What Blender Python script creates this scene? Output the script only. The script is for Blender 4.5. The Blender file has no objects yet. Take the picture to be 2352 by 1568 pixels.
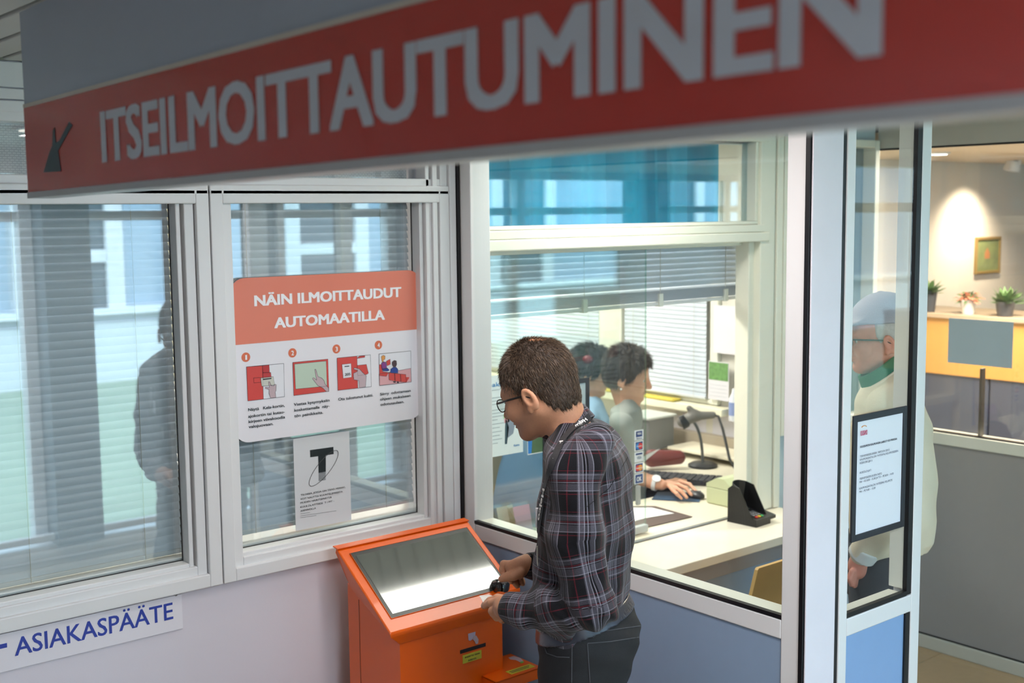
import bpy, bmesh, math, random
import numpy as np
from mathutils import Vector, Matrix
random.seed(7); rng = np.random.default_rng(7)
SC = bpy.context.scene
COL = SC.collection
# ------------------------------------------------------------------ camera
FPX, PCX, PCY = 2746.0, 1176.0, 784.0          # focal length and centre for a 2352 x 1568 frame
EYE = np.array([0.0, 0.0, 2.05])
RM = np.array([[0.76864896, -0.07723488, 0.63499099],
               [-0.63958279, -0.07632512, 0.76492374],
               [-0.01061303, -0.99408714, -0.10806533]])   # room axes: X along the office wall, Y towards it, Z up
cd = bpy.data.cameras.new('camera'); cam = bpy.data.objects.new('camera', cd); COL.objects.link(cam)
cd.sensor_width = 36.0; cd.lens = 36.0 * FPX / 2352.0; cd.clip_start = 0.05; cd.clip_end = 200
m3 = Matrix([[RM[i][0], -RM[i][1], -RM[i][2]] for i in range(3)])
cam.matrix_world = Matrix.Translation(Vector(EYE)) @ m3.to_4x4()
cd.dof.use_dof = True; cd.dof.focus_distance = 3.15; cd.dof.aperture_fstop = 4.0
SC.camera = cam
# ------------------------------------------------------------------ exposure, sky, lights
vs = SC.view_settings
SC.display_settings.display_device = 'sRGB'
vs.view_transform = 'Standard'; vs.look = 'None'; vs.gamma = 1.0; vs.use_curve_mapping = False
vs.exposure = 0.0
SC.cycles.use_denoising = True
SC.cycles.max_bounces = 8; SC.cycles.diffuse_bounces = 3; SC.cycles.glossy_bounces = 4
SC.cycles.transparent_max_bounces = 24; SC.cycles.transmission_bounces = 6
SC.cycles.caustics_reflective = False; SC.cycles.caustics_refractive = False
SC.cycles.sample_clamp_indirect = 6.0
W = bpy.data.worlds.new('overcast_sky'); SC.world = W; W.use_nodes = True
nt = W.node_tree; nt.nodes.clear()
wo = nt.nodes.new('ShaderNodeOutputWorld'); bg = nt.nodes.new('ShaderNodeBackground')
bg.inputs[0].default_value = (0.64, 0.82, 1.0, 1); bg.inputs[1].default_value = 9.0
nt.links.new(bg.outputs[0], wo.inputs[0])
def area(name, loc, size, power, color, rot=(0, 0, 0), portal=False, spread=180):
    l = bpy.data.lights.new(name, 'AREA'); l.shape = 'RECTANGLE'; l.size, l.size_y = size
    l.energy = power; l.color = color; l.spread = math.radians(spread)
    o = bpy.data.objects.new(name, l); o.location = loc; o.rotation_euler = rot; COL.objects.link(o)
    if portal: l.cycles.is_portal = True
    return o
HALL = (1.0, 0.92, 0.91)
WARM, NEUT = (1.0, 0.83, 0.66), (1.0, 0.93, 0.84)
area('window_portal', (5.1, -0.62, 1.2), (7.4, 2.2), 1, (1, 1, 1), (math.radians(90), 0, 0), portal=True)
# the luminaires below hang in the ceilings; their housings are built further down
LAMPS = [  # name, centre, size, power, colour
    ('office', (3.35, 4.30, 2.44), (1.2, 0.3), 52, NEUT),
    ('office', (4.30, 5.60, 2.44), (1.2, 0.3), 42, NEUT),
    ('passage', (3.12, 2.835, 2.43), (0.84, 0.25), 9, NEUT),
    ('office', (1.30, 4.55, 2.44), (1.2, 0.3), 30, NEUT),  # added lamp: lights the net curtain from behind
    ('hall', (-2.20, 0.90, 2.43), (0.18, 1.2), 6, (0.85, 0.92, 1.0)),
    ('hall', (1.80, 1.85, 2.43), (0.2, 1.2), 14, HALL),  # added hall lamp: lights the left wall, misses the sign face
    ('hall', (1.10, -0.15, 2.43), (0.9, 0.2), 62, (0.87, 0.92, 1.0)),  # added bluish lamp: brightens posts and frames that face the windows
]
for i, (n, c, s, p, k) in enumerate(LAMPS):
    area(n + '_lamp_light', (c[0], c[1], c[2] - 0.035), s, p, k)
sp = bpy.data.lights.new('picture_spot', 'SPOT'); sp.energy = 95; sp.color = (1.0, 0.80, 0.58); sp.spot_size = math.radians(112); sp.spot_blend = 1.0; sp.shadow_soft_size = 0.04
so = bpy.data.objects.new('picture_spot', sp); so.location = (7.90, 4.17, 2.27); COL.objects.link(so)
so.rotation_euler = (math.radians(22), 0, 0)
area('cafe_lamp_light', (5.9, 2.9, 2.34), (0.9, 0.9), 120, WARM)
# ------------------------------------------------------------------ measuring helpers: a sight line met with a real plane
GF = np.array([0.63499, 0.76492]) / np.hypot(0.63499, 0.76492)      # level direction of view
RT = np.array([0.76492, -0.63499]) / np.hypot(0.63499, 0.76492)     # level direction to the right
def ray(px, py): return RM @ np.array([px - PCX, py - PCY, FPX])
def onX(px, py, x): d = ray(px, py); return EYE + d * ((x - EYE[0]) / d[0])
def onY(px, py, y): d = ray(px, py); return EYE + d * ((y - EYE[1]) / d[1])
def onZ(px, py, z): d = ray(px, py); return EYE + d * ((z - EYE[2]) / d[2])
def pv(px, py, D):  d = ray(px, py); return EYE + d * (D / (GF @ d[:2]))
# ------------------------------------------------------------------ materials
def lin(c):
    if isinstance(c, str): c = [int(c[i:i+2], 16) for i in (0, 2, 4)]
    c = np.array(c, float) / 255.0
    return tuple(np.where(c <= 0.04045, c / 12.92, ((c + 0.055) / 1.055) ** 2.4)) + (1.0,)
MATS = {}
def M(name, c, rough=0.5, metal=0.0, var=0.04, vscale=12.0, bump=0.0, bscale=200.0, coat=0.0, spec=0.5, emit=0.0, sss=0.0, attr=None, attr_c=None):
    if name in MATS: return MATS[name]
    m = bpy.data.materials.new(name); m.use_nodes = True; t = m.node_tree; N = t.nodes; L = t.links
    b = N['Principled BSDF']; col = lin(c)
    b.inputs['Roughness'].default_value = rough; b.inputs['Metallic'].default_value = metal
    b.inputs['Coat Weight'].default_value = coat; b.inputs['Specular IOR Level'].default_value = spec
    tc = N.new('ShaderNodeTexCoord')
    nz = N.new('ShaderNodeTexNoise'); nz.inputs['Scale'].default_value = vscale; nz.inputs['Detail'].default_value = 4
    L.new(tc.outputs['Object'], nz.inputs['Vector'])
    mx = N.new('ShaderNodeMix'); mx.data_type = 'RGBA'
    mx.inputs[6].default_value = tuple(max(0, x * (1 - var)) for x in col[:3]) + (1,)
    mx.inputs[7].default_value = tuple(min(1, x * (1 + var)) for x in col[:3]) + (1,)
    L.new(nz.outputs[0], mx.inputs[0]); out = mx.outputs[2]
    if attr:
        at = N.new('ShaderNodeAttribute'); at.attribute_name = attr
        m2 = N.new('ShaderNodeMix'); m2.data_type = 'RGBA'; m2.inputs[7].default_value = lin(attr_c)
        L.new(at.outputs['Fac'], m2.inputs[0]); L.new(out, m2.inputs[6]); out = m2.outputs[2]
    L.new(out, b.inputs['Base Color'])
    if bump:
        n2 = N.new('ShaderNodeTexNoise'); n2.inputs['Scale'].default_value = bscale; n2.inputs['Detail'].default_value = 3
        L.new(tc.outputs['Object'], n2.inputs['Vector'])
        bp = N.new('ShaderNodeBump'); bp.inputs['Strength'].default_value = bump; bp.inputs['Distance'].default_value = 0.002
        L.new(n2.outputs[0], bp.inputs['Height']); L.new(bp.outputs[0], b.inputs['Normal'])
    if emit:
        L.new(out, b.inputs['Emission Color']); b.inputs['Emission Strength'].default_value = emit
    if sss:
        b.inputs['Subsurface Weight'].default_value = sss; b.inputs['Subsurface Radius'].default_value = (0.012, 0.005, 0.003); b.inputs['Subsurface Scale'].default_value = 0.6
    MATS[name] = m; return m
def glass(name, tint=(0.94, 0.98, 0.97), k=0.04):
    if name in MATS: return MATS[name]
    m = bpy.data.materials.new(name); m.use_nodes = True; t = m.node_tree; N = t.nodes; L = t.links; N.clear()
    o = N.new('ShaderNodeOutputMaterial'); mx = N.new('ShaderNodeMixShader'); tr = N.new('ShaderNodeBsdfTransparent'); gl = N.new('ShaderNodeBsdfGlossy')
    tr.inputs[0].default_value = tint + (1,); gl.inputs['Roughness'].default_value = 0.0; gl.inputs[0].default_value = (1, 1, 1, 1)
    lw = N.new('ShaderNodeLayerWeight'); lw.inputs[0].default_value = 0.5      # facing = 1 - |cos|
    pw_ = N.new('ShaderNodeMath'); pw_.operation = 'POWER'; pw_.inputs[1].default_value = 5.0; L.new(lw.outputs['Facing'], pw_.inputs[0])
    ma = N.new('ShaderNodeMath'); ma.operation = 'MULTIPLY_ADD'; ma.inputs[1].default_value = 1 - k; ma.inputs[2].default_value = k; ma.use_clamp = True
    L.new(pw_.outputs[0], ma.inputs[0]); L.new(ma.outputs[0], mx.inputs[0]); L.new(tr.outputs[0], mx.inputs[1]); L.new(gl.outputs[0], mx.inputs[2]); L.new(mx.outputs[0], o.inputs[0])
    MATS[name] = m; return m
# ------------------------------------------------------------------ mesh builder
class MB:
    def __init__(s): s.v = []; s.f = []
    def add(s, vs_, fs):
        n = len(s.v); s.v += [tuple(map(float, p)) for p in vs_]; s.f += [tuple(i + n for i in f) for f in fs]; return s
    def box(s, lo, hi, ch=0.0):
        x0, y0, z0 = lo; x1, y1, z1 = hi
        if ch <= 0:
            vs_ = [(x, y, z) for z in (z0, z1) for y in (y0, y1) for x in (x0, x1)]
            return s.add(vs_, [(0, 2, 3, 1), (4, 5, 7, 6), (0, 1, 5, 4), (2, 6, 7, 3), (0, 4, 6, 2), (1, 3, 7, 5)])
        bm = bmesh.new(); bmesh.ops.create_cube(bm, size=1)
        for v in bm.verts: v.co = ((x0 + x1) / 2 + v.co.x * (x1 - x0), (y0 + y1) / 2 + v.co.y * (y1 - y0), (z0 + z1) / 2 + v.co.z * (z1 - z0))
        ch = min(ch, 0.45 * min(x1 - x0, y1 - y0, z1 - z0))
        bmesh.ops.bevel(bm, geom=bm.edges[:], offset=ch, segments=2, affect='EDGES', profile=0.5)
        return s.bm(bm)
    def bm(s, bm):
        bm.verts.index_update(); s.add([v.co[:] for v in bm.verts], [tuple(v.index for v in f.verts) for f in bm.faces]); bm.free(); return s
    def prism(s, poly, ext):              # closed 3-D polygon pushed along a vector
        n = len(poly); p = [np.array(q, float) for q in poly]; e = np.array(ext, float)
        return s.add(p + [q + e for q in p], [tuple(range(n - 1, -1, -1)), tuple(range(n, 2 * n))] + [(i, (i + 1) % n, n + (i + 1) % n, n + i) for i in range(n)])
    def tube(s, pts, r, n=8, cap=True):
        pts = [np.array(p, float) for p in pts]; rs = r if hasattr(r, '__len__') else [r] * len(pts); base = len(s.v); up = None
        for i, p in enumerate(pts):
            d = pts[min(i + 1, len(pts) - 1)] - pts[max(i - 1, 0)]; d = d / (np.linalg.norm(d) + 1e-12)
            if up is None: up = np.array([0, 0, 1.0]) if abs(d[2]) < 0.9 else np.array([1.0, 0, 0])
            a = np.cross(d, up); a /= np.linalg.norm(a) + 1e-12; b = np.cross(a, d); up = b
            s.v += [tuple(p + rs[i] * (math.cos(2 * math.pi * k / n) * a + math.sin(2 * math.pi * k / n) * b)) for k in range(n)]
        for i in range(len(pts) - 1):
            for k in range(n):
                s.f.append((base + i * n + k, base + i * n + (k + 1) % n, base + (i + 1) * n + (k + 1) % n, base + (i + 1) * n + k))
        if cap:
            s.f.append(tuple(base + k for k in range(n - 1, -1, -1))); e = base + (len(pts) - 1) * n; s.f.append(tuple(e + k for k in range(n)))
        return s
    def lathe(s, prof, c, n=24, axis=(0, 0, 1)):
        ax = np.array(axis, float); ax /= np.linalg.norm(ax); t = np.array([1.0, 0, 0]) if abs(ax[0]) < 0.9 else np.array([0, 1.0, 0])
        a = np.cross(ax, t); a /= np.linalg.norm(a); b = np.cross(ax, a); base = len(s.v); c = np.array(c, float)
        for r, h in prof: s.v += [tuple(c + ax * h + r * (math.cos(2 * math.pi * k / n) * a + math.sin(2 * math.pi * k / n) * b)) for k in range(n)]
        for i in range(len(prof) - 1):
            for k in range(n): s.f.append((base + i * n + k, base + i * n + (k + 1) % n, base + (i + 1) * n + (k + 1) % n, base + (i + 1) * n + k))
        s.f.append(tuple(base + k for k in range(n - 1, -1, -1))); e = base + (len(prof) - 1) * n; s.f.append(tuple(e + k for k in range(n))); return s
def wloc(o):
    l = np.zeros(3)
    while o is not None: l = l + np.array(o.location[:]); o = o.parent
    return l
def link(name, me, mat, parent=None, smooth=False):
    o = bpy.data.objects.new(name, me); COL.objects.link(o)
    if mat is not None: me.materials.append(mat)
    if parent is not None:
        sh = wloc(parent)
        if np.abs(sh).max() > 0: me.transform(Matrix.Translation(Vector(-sh)))
        o.parent = parent
    if smooth: me.shade_smooth()
    return o
def obj(name, mb, mat, parent=None, smooth=False, label=None):
    me = bpy.data.meshes.new(name); me.from_pydata(mb.v, [], mb.f)
    bm = bmesh.new(); bm.from_mesh(me); bmesh.ops.recalc_face_normals(bm, faces=bm.faces); bm.to_mesh(me); bm.free()
    o = link(name, me, mat, parent, smooth)
    if smooth:
        try: me.set_sharp_from_angle(angle=math.radians(40))
        except Exception: pass
    if label: o['label'] = label
    return o
def thing(name, label, cat, loc, group=None):
    o = bpy.data.objects.new(name, None); COL.objects.link(o); o.location = tuple(map(float, loc)); o.empty_display_size = 0.05
    o['label'] = label; o['category'] = cat
    if group: o['group'] = group
    return o
def tag(o, label, cat, group=None):
    o['label'] = label; o['category'] = cat
    if group: o['group'] = group
    return o
def struct(name, mb, mat, parent=None):
    o = obj(name, mb, mat, parent)
    if parent is None: o['kind'] = 'structure'
    return o
def sroot(name, loc=(0, 0, 0)):
    o = bpy.data.objects.new(name, None); COL.objects.link(o); o['kind'] = 'structure'; o.location = loc; return o
def dup(o, loc, parent=None):
    c = o.copy(); COL.objects.link(c); c.location = loc
    if parent is not None: c.parent = parent
    return c
# ------------------------------------------------------------------ lettering: flat print, real outlines on a real plane
def text(name, body, mat, parent, org, ux, uz, x0, x1, z0, cap, bold=0.0, align='L', lift=0.0006, thick=0.0, mirror=False):
    """capital height cap; the string fills x0..x1 (x1=None keeps natural width) along ux from org, baseline z0 along uz"""
    cu = bpy.data.curves.new(name, 'FONT'); cu.body = body; cu.size = 1.0; cu.resolution_u = 3
    to = bpy.data.objects.new(name, cu); COL.objects.link(to)
    dg = bpy.context.evaluated_depsgraph_get(); me = bpy.data.meshes.new_from_object(to.evaluated_get(dg), depsgraph=dg)
    bpy.data.objects.remove(to); bpy.data.curves.remove(cu)
    if bold:                                   # heavier strokes: the outline printed again, shifted a little each way
        bm = bmesh.new(); 
        for i, (dx, dz) in enumerate(((0, 0), (-bold, bold * .5), (bold, bold * .5), (bold, -bold * .5), (-bold, -bold * .5))):
            m2 = me.copy(); m2.transform(Matrix.Translation((dx, dz, i * 1e-4))); bm.from_mesh(m2); bpy.data.meshes.remove(m2)
        bm.to_mesh(me); bm.free()
    n = len(me.vertices); co = np.empty(n * 3, np.float32); me.vertices.foreach_get('co', co); co = co.reshape(-1, 3).astype(float)
    sy = cap / 0.729; a, b = co[:, 0].min(), co[:, 0].max()
    if x1 is None: sx = sy; x1 = x0 + (b - a) * sx
    else: sx = (x1 - x0) / (b - a)
    ux = np.array(ux, float); uz = np.array(uz, float); nn = np.cross(ux, uz)
    X = x0 + (co[:, 0] - a) * sx; Z = z0 + co[:, 1] * sy
    w = np.array(org, float) + X[:, None] * ux + Z[:, None] * uz + nn * (lift + co[:, 2:3] * .5)
    me.vertices.foreach_set('co', w.astype(np.float32).ravel()); me.update()
    return link(name, me, mat, parent)
def rrect(x0, x1, z0, z1, r, n=6):
    P = []
    for cx, cz, a0 in ((x1 - r, z1 - r, 0), (x0 + r, z1 - r, 90), (x0 + r, z0 + r, 180), (x1 - r, z0 + r, 270)):
        for k in range(n + 1):
            a = math.radians(a0 + 90 * k / n); P.append((cx + r * math.cos(a), cz + r * math.sin(a)))
    return P
# ------------------------------------------------------------------ signed-distance modelling for bodies and cloth
def smin(a, b, k):
    if k <= 0: return np.minimum(a, b)
    h = np.maximum(k - np.abs(a - b), 0) / k
    return np.minimum(a, b) - h * h * k * 0.25
class SDF:
    def __init__(s): s.p = []; s.post = None
    def _add(s, fn, c, r, k, mode): s.p.append((fn, np.array(c, float), float(r), k, mode)); return s
    def ell(s, c, rad, ax=None, k=0.01, mode='u'):
        c = np.array(c, float); rad = np.array(rad, float); A = np.eye(3) if ax is None else np.array(ax, float)
        def fn(p):
            q = (p - c) @ A.T; k0 = np.linalg.norm(q / rad, axis=1); k1 = np.linalg.norm(q / rad ** 2, axis=1) + 1e-9
            return k0 * (k0 - 1) / k1
        return s._add(fn, c, rad.max(), k, mode)
    def cone(s, a, b, ra, rb, k=0.01, mode='u'):
        a = np.array(a, float); b = np.array(b, float); d = b - a; L2 = d @ d + 1e-12
        def fn(p):
            t = np.clip((p - a) @ d / L2, 0, 1); return np.linalg.norm(p - a - t[:, None] * d, axis=1) - (ra + (rb - ra) * t)
        return s._add(fn, (a + b) / 2, np.sqrt(L2) / 2 + max(ra, rb), k, mode)
    def chain(s, pts, rs, k=0.01):
        for i in range(len(pts) - 1): s.cone(pts[i], pts[i + 1], rs[i], rs[i + 1], k)
        return s
    def loft(s, zs, cs, ra, rb, A, k=0.01, mode='u', shear=None):
        """stack of ellipses: heights zs, centres cs (xy), half sizes ra, rb along the level axes A[0], A[1]"""
        zs = np.array(zs, float); o = np.argsort(zs); zs = zs[o]; cs = np.array(cs, float)[o]; ra = np.array(ra, float)[o]; rb = np.array(rb, float)[o]; A = np.array(A, float)
        def fn(p):
            z = np.clip(p[:, 2], zs[0], zs[-1]); cx = np.interp(z, zs, cs[:, 0]); cy = np.interp(z, zs, cs[:, 1]); a = np.interp(z, zs, ra); b = np.interp(z, zs, rb)
            q = np.stack([p[:, 0] - cx, p[:, 1] - cy], 1) @ A.T
            k0 = np.sqrt((q[:, 0] / a) ** 2 + (q[:, 1] / b) ** 2); k1 = np.sqrt((q[:, 0] / a ** 2) ** 2 + (q[:, 1] / b ** 2) ** 2) + 1e-9
            d = k0 * (k0 - 1) / k1; d = np.where(k0 < 1e-3, -np.minimum(a, b), d); dz = np.abs(p[:, 2] - (zs[0] + zs[-1]) / 2) - (zs[-1] - zs[0]) / 2
            return np.where(dz > 0, np.sqrt(np.maximum(d, 0) ** 2 + dz ** 2), np.maximum(d, dz))
        c = np.array([cs[:, 0].mean(), cs[:, 1].mean(), (zs[0] + zs[-1]) / 2]); R = np.sqrt(((zs[-1] - zs[0]) / 2) ** 2 + max(ra.max(), rb.max()) ** 2) + np.abs(cs - cs.mean(0)).max()
        return s._add(fn, c, R, k, mode)
    def fn(s, f, c, r, k=0.0, mode='u'): return s._add(f, c, r, k, mode)
    def ev(s, p, sel=None):
        f = np.full(len(p), 1.0)
        for fn, c, r, k, mode in s.p:
            d = fn(p)
            f = smin(f, d, k) if mode == 'u' else (-smin(-f, d, k) if mode == 's' else -smin(-f, -d, k))
        if s.post is not None: f = f + s.post(p)
        return f
    def mesh(s, name, h, mat, parent, tint=None, B=8, pad=0.012):
        us = [q for q in s.p if q[4] == 'u']
        lo = np.min([q[1] - q[2] for q in us], 0) - pad - h * 2; hi = np.max([q[1] + q[2] for q in us], 0) + pad + h * 2
        nb = np.ceil((hi - lo) / (h * B)).astype(int); g = np.stack(np.meshgrid(*[np.arange(n) for n in nb], indexing='ij'), -1).reshape(-1, 3)
        cen = lo + (g + 0.5) * h * B; hd = h * B * 0.8661
        near = np.zeros(len(cen), bool)
        for q in us: near |= np.linalg.norm(cen - q[1], axis=1) < q[2] + hd + pad
        g = g[near]; cen = cen[near]
        f = s.ev(cen); act = np.abs(f) < hd * 1.9 + pad; g = g[act]; cen = cen[act]
        o = np.stack(np.meshgrid(*[np.arange(B + 1)] * 3, indexing='ij'), -1).reshape(-1, 3)
        nbk = len(g); val = np.full((nbk, len(o)), 1.0)
        for fn, c, r, k, mode in s.p:
            m = np.linalg.norm(cen - c, axis=1) < r + hd + 0.03 + pad if mode != 'i' else np.ones(nbk, bool)
            if not m.any(): continue
            P = (lo + (g[m][:, None, :] * B + o[None]) * h).reshape(-1, 3); d = fn(P).reshape(-1, len(o)); v = val[m]
            val[m] = smin(v, d, k) if mode == 'u' else (-smin(-v, d, k) if mode == 's' else -smin(-v, -d, k))
        if s.post is not None:
            P = (lo + (g[:, None, :] * B + o[None]) * h).reshape(-1, 3); val = val + s.post(P).reshape(-1, len(o))
        V = val.reshape(nbk, B + 1, B + 1, B + 1)
        cor = np.stack([V[:, i:B + i, j:B + j, l:B + l] for i in (0, 1) for j in (0, 1) for l in (0, 1)], -1).reshape(-1, 8)
        ci = (g[:, None, :] * B + np.stack(np.meshgrid(*[np.arange(B)] * 3, indexing='ij'), -1).reshape(-1, 3)[None]).reshape(-1, 3)
        ins = cor < 0; mix = ins.any(1) & ~ins.all(1); cor = cor[mix]; ci = ci[mix]; ins = ins[mix]
        off = np.array([(i, j, l) for i in (0, 1) for j in (0, 1) for l in (0, 1)], float); acc = np.zeros((len(ci), 3)); cnt = np.zeros(len(ci))
        for a in range(8):
            for bit in (4, 2, 1):
                if a & bit: continue
                b = a | bit; cr = ins[:, a] != ins[:, b]
                t = np.where(cr, cor[:, a] / np.where(cr, cor[:, a] - cor[:, b], 1), 0)
                acc += np.where(cr[:, None], off[a] + t[:, None] * (off[b] - off[a]), 0); cnt += cr
        pos = lo + (ci + acc / cnt[:, None]) * h
        S = (nb * B + 2).astype(np.int64); key = ((ci[:, 0] + 1) * S[1] + ci[:, 1] + 1) * S[2] + ci[:, 2] + 1
        od = np.argsort(key); ks = key[od]
        def find(c):
            kk = ((c[:, 0] + 1) * S[1] + c[:, 1] + 1) * S[2] + c[:, 2] + 1; i = np.clip(np.searchsorted(ks, kk), 0, len(ks) - 1); ok = ks[i] == kk; return np.where(ok, od[i], -1)
        Q = []
        for axis, bit in ((0, 4), (1, 2), (2, 1)):
            cr = ins[:, 0] != ins[:, bit]; c = ci[cr]; u = (axis + 1) % 3; w = (axis + 2) % 3
            e1 = np.zeros(3, int); e1[u] = 1; e2 = np.zeros(3, int); e2[w] = 1
            q = np.stack([find(c), find(c - e1), find(c - e1 - e2), find(c - e2)], 1); fl = ins[cr][:, 0]
            q = np.where(fl[:, None], q, q[:, ::-1]); Q.append(q[(q >= 0).all(1)])
        Q = np.concatenate(Q)
        me = bpy.data.meshes.new(name); me.from_pydata(pos, [], Q.tolist()); me.update()
        if tint is not None:
            a = me.attributes.new('tint', 'FLOAT', 'POINT'); a.data.foreach_set('value', np.asarray(tint(pos), np.float32))
        ob = link(name, me, mat, parent, True)
        return ob, pos, Q
    def hit(s, px, py, t0=2.0, t1=6.0):
        d = ray(px, py); d /= np.linalg.norm(d); t = t0
        for _ in range(200):
            f = s.ev((EYE + d * t)[None])[0]
            if f < 0.0008: break
            t += max(f * 0.7, 0.0006)
            if t > t1: return None
        return EYE + d * t
    def grad(s, p, e=0.004):
        q = np.array([p + e * np.eye(3)[i] * sg for i in range(3) for sg in (1, -1)]); f = s.ev(q); n = np.array([f[0] - f[1], f[2] - f[3], f[4] - f[5]]); return n / (np.linalg.norm(n) + 1e-9)
# ================================================================== SETTING
white_paint = M('white_paint', 'DCDCE0', .45, var=.015, vscale=3, bump=.05, bscale=300)
frame_white = M('white_frame_paint', 'E4E5E6', .32, var=.015, vscale=5, bump=.03, bscale=120)
alu_white = M('white_powder_coat', 'E6E6E6', .3, var=.01, bump=.04, bscale=900)
cream = M('cream_frame_paint', 'ECEBDD', .35, var=.015, vscale=5)
gasket = M('black_rubber_gasket', '0B0B10', .45, var=.1)
panel_blue = M('blue_grey_laminate', '8DA3BD', .42, var=.03, vscale=20, bump=.06, bscale=700)
office_paint = M('warm_white_wall', 'E9E4D8', .6, var=.02)
lino = M('tan_linoleum', 'B39C79', .42, var=.08, vscale=30)
grey_panel = M('grey_wall_laminate', '8F8F8D', .5, var=.03, vscale=18, bump=.05, bscale=500)
ceil_paint = M('ceiling_paint', 'C9CCCB', .55, var=.02)
dark_gap = M('dark_joint', '2A2B2C', .8)
pane_glass = glass('window_pane_glass', (0.93, 0.97, 0.97), 0.13)
part_glass = glass('partition_glass', (0.95, 0.98, 0.98), 0.022)
slide_glass = glass('sliding_glass', (0.94, 0.975, 0.965), 0.05)
glass_edge = M('green_glass_edge', '1E4A44', .15, coat=.5)
CEIL = 2.451; WY = 3.25; PX = 2.451; PY = 1.80; RX = 4.94

# floor and its tiles in the passage (the only floor in view)
fl = struct('floor', MB().box((-3.2, -0.9, -0.12), (9.0, 7.0, -0.006)), M('screed', '8E7E66', .7))
base_me = None
for i in range(9):
    for j in range(5):
        x = 2.62 + i * 0.45; y = 1.05 + j * 0.45
        if y > 3.0 or x > 6.4: continue
        if base_me is None:
            t = obj('tile', MB().box((0, 0, -0.006), (0.447, 0.447, 0), 0.002), lino, fl); base_me = t; t.location = (x, y, 0)
        else: dup(base_me, (x, y, 0), fl)
# ceiling of slats running towards the office wall
ce = struct('ceiling', MB().box((-3.2, -0.9, CEIL + 0.03), (9.0, 7.0, CEIL + 0.12)), dark_gap)
pl = None
for i in range(72):
    x = -2.2 + i * 0.1
    if pl is None: pl = obj('plank', MB().box((0, -0.68, CEIL), (0.086, 3.24, CEIL + 0.02), 0.004), ceil_paint, ce); pl.location = (x, 0, 0)
    else: dup(pl, (x, 0, 0), ce)
obj('ceiling_panel', MB().box((-3, 3.26, CEIL), (4.93, 6.9, CEIL + 0.03)), office_paint, ce)
obj('ceiling_panel', MB().box((4.96, -0.8, 2.36), (8.9, 4.5, 2.40)), M('warm_ceiling', 'D9CCB8', .6), ce)

# ---- the office wall (Y = 3.25) with its openings
wl = MB()
wl.box((-3.2, WY, 0), (0.2, WY + .2, CEIL)); wl.box((0.2, WY, 0), (2.452, WY + .2, 0.953)); wl.box((0.2, WY, 2.33), (2.452, WY + .2, CEIL))
wl.box((1.535, WY + .06, 0.953), (1.565, WY + .2, 2.33)); wl.box((2.36, WY + .02, .953), (2.452, WY + .2, 2.33))
wall_a = struct('wall_left', wl, M('lavender_white_wall', 'DAD6DF', .5, var=.015, vscale=2.5, bump=.08, bscale=260))
wb = MB()
wb.box((2.454, WY + .02, 0), (4.21, WY + .045, 0.70)); wb.box((4.21, WY + .02, 0), (RX, WY + .2, 1.05)); wb.box((4.925, WY + .02, 1.05), (RX, WY + .2, CEIL)); wb.box((2.454, WY + .02, 2.33), (4.925, WY + .2, CEIL))
struct('wall_back', wb, M('pale_blue_wall', 'C3D3DA', .5, var=.02, bump=.05, bscale=260))
for k, (z0, z1, y) in enumerate(((2.318, 2.349, 3.235), (2.352, 2.380, 3.238), (2.383, 2.449, 3.243))):
    struct('trim_%d' % (k + 1), MB().box((-3, y, z0), (2.448, WY, z1), .003), frame_white)
def ring(mb, x0, x1, z0, z1, w, y0, y1, ch=.003, sides='lrtb'):
    if 'l' in sides: mb.box((x0, y0, z0), (x0 + w, y1, z1), ch)
    if 'r' in sides: mb.box((x1 - w, y0, z0), (x1, y1, z1), ch)
    if 'b' in sides: mb.box((x0 + w * .999, y0, z0), (x1 - w * .999, y1, z0 + w), ch)
    if 't' in sides: mb.box((x0 + w * .999, y0, z1 - w), (x1 - w * .999, y1, z1), ch)
    return mb
def office_window(n, x0, x1, gx0, gx1):
    r = sroot('window_%d' % n, ((x0 + x1) / 2, WY, .95)); GZ0, GZ1 = 1.03, 2.105
    obj('casing', ring(MB(), x0, x1, .953, 2.122, .040, 3.226, 3.275), frame_white, r)
    a = .042
    obj('sash', ring(MB(), x0 + a, x1 - a, .953 + .036, 2.13, .030, 3.240, 3.292, .003), frame_white, r)
    for q, w, y in ((gx0, -1, 3.25), (gx1, 1, 3.25)):
        lo, hi = sorted((q, q + w * .014)); obj('glazing_bead', MB().box((lo, y, GZ0 - .012), (hi, 3.298, GZ1 + .01), .003), frame_white, r)
    obj('glazing_bead', MB().box((gx0, 3.25, GZ0 - .014), (gx1, 3.298, GZ0), .003), frame_white, r)
    obj('gasket', ring(MB(), gx0 - .001, gx1 + .001, GZ0 - .001, GZ1 + .001, .003, 3.293, 3.2975, 0), gasket, r)
    obj('pane', MB().box((gx0 - .01, 3.298, GZ0 - .01), (gx1 + .01, 3.304, GZ1 + .01)), pane_glass, r)
    obj('transom_bar', MB().box((x0, 3.226, 2.107), (x1, 3.30, 2.137), .004), frame_white, r)
    obj('transom_frame', ring(MB(), x0, x1, 2.13, 2.325, .030, 3.236, 3.30, .003), frame_white, r)
    obj('pane', MB().box((gx0 - .02, 3.298, 2.13), (gx1 + .02, 3.304, 2.32)), pane_glass, r)
    obj('inner_stool', MB().box((x0 + .04, 3.312, .95), (x1 - .04, 3.47, 1.034), .004), frame_white, r)
    return r
w1 = office_window(1, 0.22, 1.548, 0.30, 1.455)
w2 = office_window(2, 1.552, 2.412, 1.609, 2.305)
for x, w, y in ((2.322, .016, 3.236), (2.345, .02, 3.228), (2.413, .026, 3.224)): obj('jamb_moulding', MB().box((x, y, .955), (x + w, 3.29, 2.33), .003), frame_white, w2)
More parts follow.
